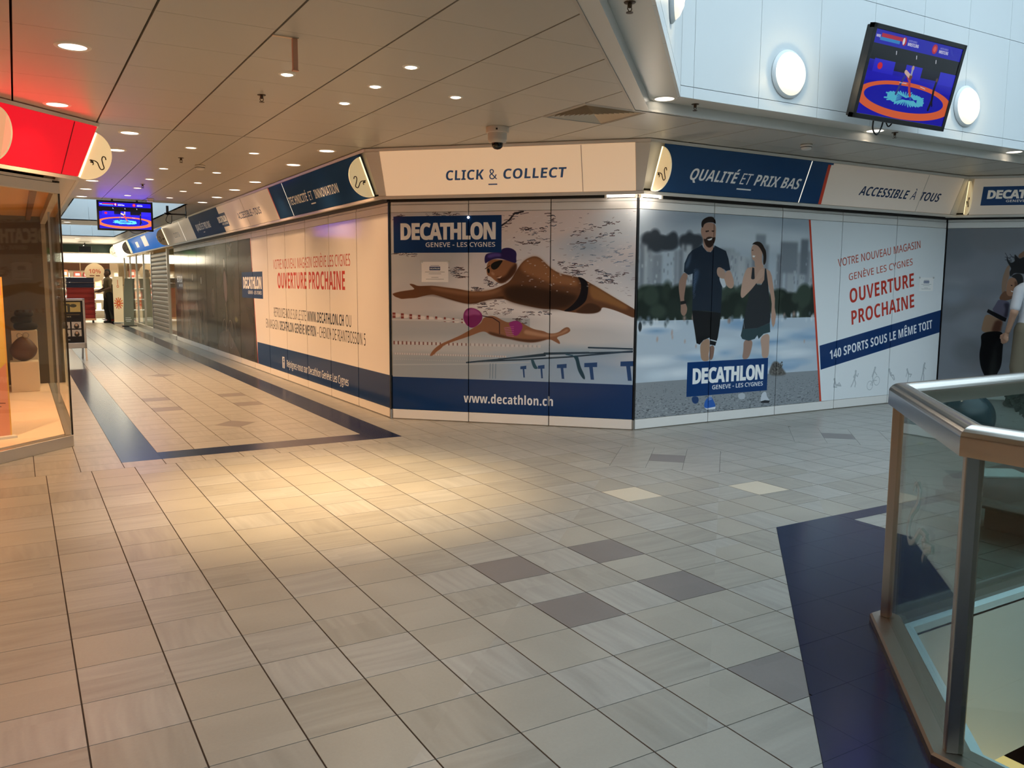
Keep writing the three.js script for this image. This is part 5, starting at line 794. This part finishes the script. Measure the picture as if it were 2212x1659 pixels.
{ const g = new THREE.PlaneGeometry(0.13, 0.05, 8, 3); g.rotateX(-Math.PI / 2); const p = g.attributes.position; for (let i = 0; i < p.count; i++) { const x = p.getX(i) / 0.065; p.setZ(i, p.getZ(i) * (1 - x * x * 0.95)); p.setY(i, 0.004 + 0.012 * x * x); } g.computeVertexNormals(); const t = thing('fallen_leaf', 'small yellow fallen leaf on the floor beyond the railing', 'leaf', [6.88, 0, -2.09], 0.4); part(t, 'blade', g, std('#d9d08a', 0.7, 0, { side: THREE.DoubleSide })); part(t, 'stalk', tube([[0.06, 0.016, 0], [0.09, 0.01, 0.01]], 0.002, 6, 5), std('#a89a58', 0.8)); }
{ // low lounge bench right behind the far glass
  const t = thing('lounge_bench', 'low dark green bench with a brown cushion beyond the far glass', 'bench', [5.2, 0, -0.1], 0);
  part(t, 'seat', rbox(-0.75, 0.75, 0.2, 0.25, -0.3, 0.3, 0.015, 2), std('#18302c', 0.35)); part(t, 'edge_strip', [rbox(-0.76, 0.76, 0.245, 0.256, 0.295, 0.305, 0.002, 1), rbox(-0.76, 0.76, 0.195, 0.203, 0.295, 0.305, 0.002, 1)], MAT.steel); part(t, 'cushion', rbox(-0.72, 0.72, 0.25, 0.34, -0.29, 0.12, 0.04, 4), std('#4a3a3c', 0.8)); part(t, 'pedestal', rbox(-0.45, 0.45, 0, 0.2, -0.18, 0.2, 0.03, 3), std('#6e6558', 0.5)); 
  single('paper_folder', rbox(-0.15, 0.15, 0, 0.012, -0.11, 0.11, 0.003, 1), MAT.white, 'white paper folder lying on the lounge bench cushion', 'folder', [4.75, 0.342, -0.22], -0.6);
}
// ---------- people ----------
function body(bones, res, size, centre) {   // smooth union of tapered capsules meshed with marching cubes
  const mc = new MarchingCubes(res, new THREE.MeshBasicMaterial(), true, false, 120000); mc.isolation = 0; const F = mc.field, h = size / 2, k = 0.02;
  for (let z = 0; z < res; z++) for (let y = 0; y < res; y++) for (let x = 0; x < res; x++) {
    const px = centre[0] + ((x - res / 2) / (res / 2)) * h, py = centre[1] + ((y - res / 2) / (res / 2)) * h, pz = centre[2] + ((z - res / 2) / (res / 2)) * h; let d = 1;
    for (const [a, b, ra, rb, fl = 1] of bones) {
      const vx = b[0] - a[0], vy = b[1] - a[1], vz = b[2] - a[2], wx = px - a[0], wy = py - a[1], wz = pz - a[2], t = Math.max(0, Math.min(1, (wx * vx + wy * vy + wz * vz) / (vx * vx + vy * vy + vz * vz + 1e-9)));
      const dx = wx - vx * t, dy = wy - vy * t, dz = (wz - vz * t) / fl, q = Math.sqrt(dx * dx + dy * dy + dz * dz) - (ra + (rb - ra) * t), m = Math.max(k - Math.abs(d - q), 0) / k; d = Math.min(d, q) - m * m * k * 0.25;
    }
    F[x + y * res + z * res * res] = -d;
  }
  mc.update(); const n = mc.count, P = new Float32Array(n * 3), N = new Float32Array(n * 3);
  for (let i = 0; i < n; i++) for (let c = 0; c < 3; c++) { P[i * 3 + c] = mc.positionArray[i * 3 + c] * h + centre[c]; N[i * 3 + c] = mc.normalArray[i * 3 + c]; }
  const g = new THREE.BufferGeometry(); g.setAttribute('position', new THREE.BufferAttribute(P, 3)); g.setAttribute('normal', new THREE.BufferAttribute(N, 3)); g.setAttribute('uv', new THREE.BufferAttribute(new Float32Array(n * 2), 2)); return g;
}
function handBones(w, dir, side, s = 1) {   // palm, four fingers and a thumb from a wrist point; dir down the hand, side across it
  const A = new THREE.Vector3(...w), D = new THREE.Vector3(...dir).normalize(), S = new THREE.Vector3(...side).normalize(), at = (d, c) => A.clone().addScaledVector(D, d * s).addScaledVector(S, c * s).toArray(), out = [[at(0.01, 0), at(0.075, 0), 0.026 * s, 0.032 * s, 0.7]];
  for (const [c, l] of [[-0.03, 0.06], [-0.01, 0.075], [0.01, 0.07], [0.029, 0.055]]) out.push([at(0.08, c), at(0.08 + l * 0.5, c * 1.05), 0.01 * s, 0.009 * s], [at(0.08 + l * 0.5, c * 1.05), at(0.08 + l, c * 0.95), 0.009 * s, 0.007 * s]);
  out.push([at(0.025, -0.028), at(0.055, -0.055), 0.012 * s, 0.01 * s], [at(0.055, -0.055), at(0.085, -0.058), 0.01 * s, 0.008 * s]); return out;
}
function figure(t, o) {   // local frame: +z is where the person faces, feet on y = 0
  const { H, skin, hair, shirt, legs, shoes, leg, arm, sleeve } = o, k = H / 1.78, K = (p) => p.map((v) => v * k), B = (a, b, ra, rb, fl) => [K(a), K(b), ra * k, rb * k, fl];
  const torsoB = [B([0, 0.98, 0], [0, 1.15, 0.0], 0.145, 0.13, 0.72), B([0, 1.15, 0], [0, 1.38, 0], 0.13, 0.15, 0.7), B([-0.13, 1.42, 0], [0.13, 1.42, 0], 0.08, 0.08), B([0, 1.44, 0], [0, 1.54, 0.015], 0.07, 0.055)];
  const head = [B([0, 1.62, 0.015], [0, 1.7, 0.0], 0.082, 0.088), B([0, 1.575, 0.05], [0, 1.63, 0.045], 0.05, 0.06), B([0, 1.615, 0.1], [0, 1.64, 0.095], 0.014, 0.012), B([-0.088, 1.63, 0], [-0.09, 1.66, -0.005], 0.014, 0.018), B([0.088, 1.63, 0], [0.09, 1.66, -0.005], 0.014, 0.018), B([0, 1.5, 0], [0, 1.6, 0.01], 0.055, 0.055)];
  const legB = leg.flatMap(([hp, kn, an]) => [B(hp, kn, 0.092, 0.062), B(kn, an, 0.06, 0.04)]), armB = arm.flatMap(([sh, el, wr]) => [B(sh, el, 0.054, 0.042), B(el, wr, 0.041, 0.028)]);
  const hands = arm.flatMap(([, el, wr], i) => handBones(K(wr), [wr[0] - el[0], wr[1] - el[1], wr[2] - el[2]], i ? [-0.3, 0, -1] : [0.3, 0, -1], k));
  const C = [0, 0.9 * k, 0];
  const base = body([...torsoB, ...legB, ...armB, ...head], 96, 2.0 * k, C); const hg = body(head, 56, 0.4 * k, K([0, 1.63, 0])), parts = [base, hg];
  arm.forEach(([, , wr], i) => parts.push(body(hands.slice(i * 11, i * 11 + 11).concat([]), 48, 0.34 * k, K(wr))));
  part(t, 'body', parts, skin);
  const fat = (b, d) => b.map(([a, c, r0, r1, fl]) => [a, c, r0 + d * k, r1 + d * k, fl]);
  const sl = arm.map(([sh, el, wr]) => { const e = sleeve, m = [0, 1, 2].map((i) => sh[i] + (el[i] - sh[i]) * Math.min(1, e)); return B(sh, m, 0.062, 0.056); });
  part(t, 'shirt', body([...fat(torsoB.slice(0, 3), 0.014), ...sl, B([0, 0.94, 0], [0, 1.0, 0], 0.158, 0.158, 0.74)], 84, 2.0 * k, C), shirt);
  part(t, 'trousers', body([...legB.map(([a, b, r0, r1], i) => [a, b, r0 + 0.016 * k, r1 + 0.02 * k]), B([-0.05, 0.95, 0], [0.05, 0.95, 0], 0.14, 0.14, 0.8)], 84, 2.0 * k, C), legs);
  leg.forEach(([, , an]) => part(t, 'shoe', body([[K([an[0], 0.05, an[2] - 0.03]), K([an[0], 0.035, an[2] + 0.15]), 0.046 * k, 0.034 * k], [K([an[0], 0.1, an[2] - 0.01]), K([an[0], 0.06, an[2] + 0.02]), 0.05 * k, 0.05 * k]], 40, 0.5 * k, K([an[0], 0.1, an[2] + 0.05])), shoes));
  part(t, 'hair', body([B([0, 1.66, -0.028], [0, 1.715, -0.012], 0.08, 0.084), B([0, 1.725, 0.02], [0, 1.722, -0.01], 0.066, 0.076)], 48, 0.4 * k, K([0, 1.68, 0])), hair);
  for (const sx of [-1, 1]) part(t, 'eye', new THREE.SphereGeometry(0.011 * k, 10, 8).translate(sx * 0.033 * k, 1.665 * k, 0.082 * k), std('#1a1412', 0.3));
  part(t, 'mouth', new THREE.CapsuleGeometry(0.005 * k, 0.035 * k, 3, 8).rotateZ(Math.PI / 2).translate(0, 1.585 * k, 0.098 * k), std('#6b3c34', 0.6));
}
{
  const p = thing('person', 'person in a beige shirt and dark trousers beside the stacked crates', 'person', [2.62, 0, -29.7], -PL / 2 + 0.25);
  figure(p, { H: 1.84, skin: std('#4a3226', 0.6), hair: std('#120f0e', 0.9), shirt: std('#5a4c36', 0.85), legs: std('#161517', 0.9), shoes: std('#111112', 0.6), leg: [[[-0.09, 0.93, 0], [-0.1, 0.5, 0.06], [-0.1, 0.09, -0.02]], [[0.09, 0.93, 0], [0.1, 0.5, -0.03], [0.1, 0.09, -0.2]]], arm: [[[-0.2, 1.42, 0], [-0.24, 1.17, 0.02], [-0.18, 1.08, 0.24]], [[0.2, 1.42, 0], [0.24, 1.17, 0.02], [0.18, 1.08, 0.24]]], sleeve: 0.7 });
  const q = thing('person', 'person in a white shirt and khaki trousers at the right edge', 'person', [10.12, 0, -2.9], PL * 0.9);
  figure(q, { H: 1.74, skin: std('#a8826a', 0.6), hair: std('#2a201a', 0.9), shirt: std('#b9bbc0', 0.85), legs: std('#6b6352', 0.9), shoes: std('#3a3632', 0.6), leg: [[[-0.09, 0.93, 0], [-0.12, 0.5, 0.03], [-0.13, 0.09, 0]], [[0.09, 0.93, 0], [0.12, 0.5, 0.03], [0.13, 0.09, 0]]], arm: [[[-0.2, 1.42, 0], [-0.27, 1.16, -0.02], [-0.25, 0.92, 0.08]], [[0.2, 1.42, 0], [0.27, 1.16, -0.02], [0.25, 0.92, 0.08]]], sleeve: 0.8 });
}
// ---------- along the corridor ----------
{ // sandwich board
  const [c, x] = cvs(256, 640); rect(x, 0, 0, 256, 640, '#10131c'); rect(x, 20, 20, 216, 150, '#d8c27a'); line(x, [70, 60, 120, 60, 120, 160], '#4a4a40', 26); blob(x, 165, 75, 34, 26, '#5a5a4c'); rect(x, 30, 200, 196, 16, '#5a4a30'); fit(x, 'OFFRES', 34, 140, 250, 18, '#c9b98a'); for (const [a, b] of [[30, 320], [140, 320], [30, 440], [140, 440]]) { rect(x, a, b, 94, 100, '#cfcbc2'); smooth(x, [a + 20, b + 100, a + 25, b + 40, a + 47, b + 15, a + 70, b + 40, a + 76, b + 100], '#2a2522'); blob(x, a + 47, b + 48, 14, 20, '#c9a78e'); } fit(x, 'COIFFURE', 40, 120, 600, 16, '#c9c9c9');
  const t = thing('sandwich_board', 'grey framed standing advertising board on the corridor floor', 'board', [0.74, 0, -14.6], 0.08);
  part(t, 'frame', [rbox(-0.3, 0.2, 1.08, 1.12, -0.02, 0.02, 0.006, 1), rbox(-0.3, 0.2, 0.22, 0.32, -0.02, 0.02, 0.006, 1), rbox(-0.3, -0.26, 0.22, 1.12, -0.02, 0.02, 0.006, 1), rbox(0.16, 0.2, 0.22, 1.12, -0.02, 0.02, 0.006, 1)], MAT.alu); part(t, 'poster', printBox(-0.26, 0.16, 0.32, 1.08, -0.008, 0.004, -0.26, 0.16, 0.32, 1.08), std('#ffffff', 0.4, 0, { map: ctex(c) }));
  for (const s of [-0.28, 0.18]) { part(t, 'leg', bar([s, 0.23, 0], [s, 0, 0.06], 0.03, 0.02), MAT.alu); part(t, 'leg', bar([s, 1.05, -0.03], [s, 0, -0.42], 0.03, 0.02), MAT.alu); }
}
{ // shop fronts beyond the partition, on the right of the corridor
  const s = struct('wall_corridor_shops', 'shop windows and shutter beyond the partition', [0, 0, 0], 0, 'wall'), X = 3.2455;
  part(s, 'pane', box(X, X + 0.01, 0.1, 2.27, -20.45, -19.56), MAT.pane); part(s, 'mullion', box(X - 0.03, X + 0.03, 0, 2.27, -20.52, -20.46), MAT.alu);
  for (let k = 0; k < 19; k++) { const y = 0.06 + k * 0.116; const g = cyl(0.058, 0.058, 2.9, 0, 0, 0, 12); g.scale(0.35, 1, 1); g.rotateX(Math.PI / 2); g.translate(X, y, -21.98); part(s, 'shutter_slat', g, std('#a89c8c', 0.45, 0.3)); }
  part(s, 'mullion', box(X - 0.03, X + 0.03, 0, 2.27, -23.5, -23.44), MAT.alu);
  for (let k = 0; k < 4; k++) { part(s, 'pane', box(X, X + 0.01, 0.1, 2.27, -25.2 - k * 1.72, -23.52 - k * 1.72), MAT.pane); part(s, 'mullion', box(X - 0.025, X + 0.025, 0, 2.27, -25.24 - k * 1.72, -25.2 - k * 1.72), MAT.alu); }
  part(s, 'sill', box(X - 0.03, X + 0.03, 0, 0.1, -30.4, -19.54), MAT.alu); part(s, 'back_wall', box(6.2, 6.3, 0, 2.75, -31, -19.5), std('#e6d2ae', 0.7)); part(s, 'side_wall', box(3.3, 6.3, 0, 2.75, -19.5, -19.4), std('#d9c4a0', 0.7)); part(s, 'side_wall', box(3.3, 6.3, 0, 2.75, -23.5, -23.4), std('#d9c4a0', 0.7));
  const box2 = (l, x0, x1, y0, y1, z0, z1, m) => { const t = thing('shop_shelf', l, 'shelf', [x0, 0, z0]); const w = x1 - x0, d = z1 - z0; part(t, 'side_panel', box(0, w, 0, y1, 0, 0.03), m); part(t, 'side_panel', box(0, w, 0, y1, d - 0.03, d), m); for (let k = 0; k < 4; k++) part(t, 'shelf_board', box(0, w, 0.08 + k * (y1 - 0.1) / 3, 0.11 + k * (y1 - 0.1) / 3, 0.03, d - 0.03), m); };
  box2('wooden shelf seen through the glass strip by the shutter', 4.4, 4.8, 0, 1.6, -21.4, -20.2, std('#5a3020', 0.6)); box2('wooden shelf behind the farther corridor window', 4.6, 5, 0, 1.7, -27.5, -25.5, std('#b98a58', 0.6));
  for (const [z, i] of [[-20.6, 22], [-25, 40], [-28, 40]]) { const t = thing('shop_downlight', z > -22 ? 'bright lamp inside the shop beside the shutter' : z > -26 ? 'bright lamp inside the first far corridor shop window' : 'bright lamp inside the last far corridor shop window', 'lamp', [4.4, HC, z]); part(t, 'ring', ringG, MAT.plastic); part(t, 'diffuser', discG, lampWhite); spotLamp(4.4, HC - 0.03, z, WARM2, i, 1.3, 0.6); }
  const st = thing('green_exit_sign', 'green lit exit sign seen above the glass by the shutter', 'sign', [4.0, 2.1, -20.1]); part(st, 'case', box(-0.2, 0.2, 0, 0.16, -0.03, 0.0), MAT.white); part(st, 'lit_face', box(-0.19, 0.19, 0.01, 0.15, 0, 0.004), glow('#4ad060', 1.2, '#2a8a3a'));
}
{ // standing banners
  const [c, x] = cvs(128, 512); rect(x, 0, 0, 128, 512, '#e4d8c4'); for (let k = 0; k < 12; k++) { const a = (k / 12) * 6.283; line(x, [64 + Math.cos(a) * 12, 300 + Math.sin(a) * 14, 64 + Math.cos(a) * 52, 300 + Math.sin(a) * 62], k % 2 ? '#d07a3a' : '#c0402a', 12); } blob(x, 64, 110, 14, 16, '#c0603a'); blob(x, 64, 110, 8, 9, '#e4d8c4'); line(x, [64, 40, 64, 88], '#c0603a', 8);
  const t = thing('sun_banner', 'white standing banner with an orange sunburst', 'banner', [2.9, 0, -29.4], -0.1); part(t, 'print', printBox(-0.16, 0.16, 0.04, 1.6, -0.006, 0, -0.16, 0.16, 0.04, 1.6), std('#ffffff', 0.6, 0, { map: ctex(c) })); part(t, 'foot', rbox(-0.18, 0.18, 0, 0.04, -0.06, 0.06, 0.008, 1), MAT.alu);
  const bent = (l, x0, z0, turn) => { const t2 = thing('grey_banner', l, 'banner', [x0, 0, z0], turn), g = new THREE.BoxGeometry(0.3, 1.5, 0.02, 2, 20, 1); const p = g.attributes.position; for (let i = 0; i < p.count; i++) { const y = p.getY(i) + 0.75; p.setXYZ(i, p.getX(i) + 0.08 * Math.pow(y / 1.5, 2), y + 0.03, p.getZ(i)); } g.computeVertexNormals(); part(t2, 'print', g, std('#6d7268', 0.6)); part(t2, 'base_plate', box(-0.2, 0.22, 0, 0.025, -0.14, 0.14), MAT.black); part(t2, 'label_line', [box(-0.1, 0.08, 0.2, 0.22, 0.011, 0.014), box(-0.1, 0.06, 0.26, 0.275, 0.011, 0.014), box(-0.08, 0.05, 0.15, 0.165, 0.011, 0.014)], MAT.white); };
  bent('grey curved banner standing before the far corridor windows', 2.96, -27.1, 0); bent('grey curved banner inside the far corridor window', 3.75, -26.2, -0.2);
}
{ // crates on a trolley
  const X = 1.78, Z = -30.2, crate = (l, name, y, m) => { const t = thing(name, l, 'crate', [X, y, Z]); part(t, 'tray', [box(-0.42, 0.42, 0, 0.015, -0.28, 0.28), box(-0.42, 0.42, 0.01, 0.17, 0.265, 0.28), box(-0.42, 0.42, 0.01, 0.17, -0.28, -0.265), box(-0.42, -0.405, 0.01, 0.17, -0.265, 0.265), box(0.405, 0.42, 0.01, 0.17, -0.265, 0.265)], m); part(t, 'rim', [rbox(-0.44, 0.44, 0.15, 0.172, 0.27, 0.3, 0.004, 1), rbox(-0.44, 0.44, 0.15, 0.172, -0.3, -0.27, 0.004, 1), rbox(0.41, 0.44, 0.15, 0.172, -0.27, 0.27, 0.004, 1), rbox(-0.44, -0.41, 0.15, 0.172, -0.27, 0.27, 0.004, 1)], m); part(t, 'corner_clip', [box(0.42, 0.435, 0.05, 0.12, 0.2, 0.28), box(-0.435, -0.42, 0.05, 0.12, 0.2, 0.28)], MAT.white); };
  const ord = ['lowest', 'second', 'third', 'fourth', 'fifth', 'sixth']; const red = std('#8c1f1a', 0.5), navy = std('#181d3a', 0.5);
  for (let k = 0; k < 6; k++) crate(`dark red stacking crate, ${ord[k]} from the floor in the trolley stack`, 'red_crate', 0.16 + k * 0.176, red);
  crate('dark blue crate just above the red crates', 'blue_crate', 0.16 + 6 * 0.176, navy); crate('dark blue crate topmost of the trolley stack', 'blue_crate', 0.16 + 7 * 0.176, navy);
  const t = thing('crate_trolley', 'low pale trolley under the stack of crates', 'trolley', [X, 0, Z]); part(t, 'deck', rbox(-0.44, 0.44, 0.09, 0.155, -0.3, 0.3, 0.01, 1), std('#e0a888', 0.5)); for (const [a, b] of [[-0.36, -0.22], [0.36, -0.22], [-0.36, 0.22], [0.36, 0.22]]) { const g = cyl(0.045, 0.045, 0.03, 0, 0, 0, 16); g.rotateZ(Math.PI / 2); g.translate(a, 0.045, b); part(t, 'wheel', g, MAT.black); }
  const b = thing('dark_display_bin', 'tall dark bin standing behind the person at the corridor end', 'bin', [2.85, 0, -30.55]); part(b, 'body', rbox(-0.3, 0.3, 0.1, 1.3, -0.25, 0.25, 0.02, 2), std('#22251f', 0.7)); part(b, 'rim', rbox(-0.32, 0.32, 1.28, 1.33, -0.27, 0.27, 0.01, 1), std('#1a1c18', 0.6)); part(b, 'foot', box(-0.25, 0.25, 0, 0.1, -0.2, 0.2), std('#8c1f1a', 0.6));
}
{ // end shop: lit sign band, green board with a white swan, bright shelves
  const s = struct('wall_end_shop', 'bright shop front closing the corridor', [0, 0, 0], 0, 'wall'), Z = -31;
  part(s, 'pillar', box(3.1, 3.5, 0, 2.75, Z - 0.2, Z), std('#b9a88c', 0.5)); part(s, 'pillar', box(0.3, 0.7, 0, 2.75, Z - 0.2, Z), std('#b9a88c', 0.5)); part(s, 'interior_back', box(-0.5, 5, 0, 2.75, -34.4, -34.3), std('#f0e2cc', 0.7)); part(s, 'interior_floor', box(-0.5, 5, -0.003, 0.002, -34.3, -33.2), MAT.plain); part(s, 'interior_ceiling', box(-0.5, 5, 2.5, 2.55, -34.3, Z - 0.25), std('#f0e6d4', 0.7));
  const b = thing('lit_sign_band', 'brilliant white lit sign band over the end shop', 'sign', [0.4, 2.1, Z + 0.1]); part(b, 'lit_face', box(0, 3.0, 0, 0.3, 0, 0.05), glow('#fff2d2', 2.4)); part(b, 'trim', [box(0, 3.0, -0.03, 0, -0.02, 0.06), box(0, 3.0, 0.3, 0.33, -0.02, 0.06)], MAT.frame);
  const g = thing('green_sign_board', 'dark green board with a white swan over the end shop', 'sign', [0.4, 2.44, Z + 0.14]); part(g, 'board', rbox(0, 3.0, 0, 0.28, -0.02, 0.02, 0.004, 1), std('#0f2a20', 0.5)); const pt = ([a, q]) => [1.55 + a * 0.3, 0.25 - q * 0.2, 0.025]; part(g, 'swan_emblem', [tube(SWAN.map(pt), 0.016, 40, 6), tube(TAIL.map(pt), 0.02, 30, 6)], glow('#ffffff', 0.6));
  const e = thing('exit_sign', 'green exit sign left above the end shop', 'sign', [0.95, 2.35, Z + 0.4]); part(e, 'case', rbox(-0.12, 0.12, 0, 0.22, -0.04, 0.0, 0.006, 1), MAT.white); part(e, 'hanger', box(-0.01, 0.01, 0.21, HC - 2.35, -0.03, -0.01), MAT.white); part(e, 'lit_face', box(-0.11, 0.11, 0.01, 0.21, 0, 0.005), glow('#3ad060', 1.3, '#2a8a3a'));
  const m = thing('hanging_monitor', 'small dark hanging monitor under the farthest ceiling', 'screen', [2.0, 2.42, Z + 0.9]); part(m, 'case', rbox(-0.2, 0.2, 0, 0.22, -0.05, 0.0, 0.008, 1), MAT.black); part(m, 'stem', box(-0.02, 0.02, 0.22, 0.33, -0.04, -0.02), MAT.black); part(m, 'screen', box(-0.18, 0.18, 0.02, 0.2, 0, 0.004), std('#14181c', 0.2));
  const d = thing('round_offer_sign', 'round hanging sign reading 10% in the end shop', 'sign', [2.35, 1.75, Z - 0.3]); const [c, x] = cvs(256, 256); rect(x, 0, 0, 256, 256, '#f2dcb8'); fit(x, '10%', 50, 206, 140, 60, '#d06a4a'); rect(x, 60, 165, 60, 16, '#8a5a40'); rect(x, 140, 165, 50, 16, '#8a5a40'); const dg = new THREE.CylinderGeometry(0.33, 0.33, 0.02, 40); dg.rotateX(Math.PI / 2); part(d, 'disc', dg, std('#f2dcb8', 0.6)); part(d, 'print', new THREE.CircleGeometry(0.325, 40).translate(0, 0, 0.0112), std('#ffffff', 0.6, 0, { map: ctex(c) })); part(d, 'cord', [bar([-0.1, 0.3, 0], [-0.1, 0.75, 0], 0.006, 0.006), bar([0.1, 0.3, 0], [0.1, 0.75, 0], 0.006, 0.006)], MAT.dark);
  const fr = thing('shop_poster', 'dark picture strip on the back wall of the end shop', 'poster', [0.9, 1.85, -34.28]); part(fr, 'print', box(0, 2.2, 0, 0.35, 0, 0.02), std('#6b4a36', 0.6)); for (const q of [0.55, 1.15, 1.75]) part(fr, 'divider', box(q, q + 0.03, 0, 0.35, 0.02, 0.024), std('#e0cba8', 0.6));
  const cname = ['salmon', 'brick red', 'cream', 'rust', 'peach', 'grey', 'dark red', 'ivory'], cols = ['#d08a6a', '#c05a44', '#e6d2b0', '#9a4a3a', '#e0a884', '#b8b0a0', '#8a2f2a', '#f0e0c4']; const sh = thing('stock_shelf', 'long white stock shelf at the back of the end shop', 'shelf', [0.3, 0, -34.2]); for (let k = 0; k < 4; k++) part(sh, 'shelf_board', box(0, 4, 0.3 + k * 0.42, 0.33 + k * 0.42, 0, 0.45), MAT.white); for (const q of [0, 1.33, 2.66, 3.97]) part(sh, 'upright', box(q, q + 0.03, 0, 1.75, 0, 0.45), MAT.white);
  for (let k = 0; k < 4; k++) for (let q = 0; q < 11; q++) { const w = rr(0.16, 0.28), h = rr(0.16, 0.34), bx = 0.36 + q * 0.355 + rr(0, 0.05); if ([1.33, 2.66].some((u) => bx - 0.3 < u + 0.03 && bx - 0.3 + w > u)) continue; const cm = std(cols[(k * 5 + q * 3) % 8], 0.6); const t = thing('stock_carton', `${cname[(k * 5 + q * 3) % 8]} carton, ${ORD[q]} from the left on the ${['lowest', 'second', 'third', 'top'][k]} stock shelf`, 'carton', [bx + w / 2, 0.331 + k * 0.42, -33.98], 0, 'cartons on the end shop shelf'); part(t, 'body', rbox(-w / 2, w / 2, 0, h, -0.13, 0.13, 0.006, 1), cm); part(t, 'label', box(-w * 0.3, w * 0.3, h * 0.3, h * 0.7, 0.13, 0.132), MAT.white); }
  for (const xx of [1.2, 2.4, 3.4]) { const t = thing('shop_downlight', xx < 2 ? 'left bright lamp under the end shop ceiling' : xx < 3 ? 'middle bright lamp under the end shop ceiling' : 'right bright lamp under the end shop ceiling', 'lamp', [xx, 2.5, -32.4]); part(t, 'ring', ringG, MAT.plastic); part(t, 'diffuser', discG, lampWhite); spotLamp(xx, 2.47, -32.4, '#fff0d8', 46, 1.3, 0.6); }
  const l = new THREE.RectAreaLight('#fff0d0', 7, 3, 0.3); l.position.set(1.9, 2.25, Z + 0.18); l.lookAt(1.9, 1.6, -20); scene.add(l);
  for (const [xx, zz, lb] of [[0.95, -19.1, 'left'], [2.3, -19.1, 'right'], [1.6, -27, 'middle']]) { downlight(xx, HC, zz, 'wide', zz < -20 ? 'far downlight before the end shop' : `${lb} far downlight between the two rooflights`, 'far corridor downlights'); spotLamp(xx, HC - 0.02, zz, WARM2, 12, 1.15, 0.9); }
}
scene.traverse((o) => { if (o.isMesh) { o.castShadow = o.receiveShadow = true; } if (o.isSpotLight || o.isPointLight) { o.castShadow = true; } });
renderer.render(scene, camera);
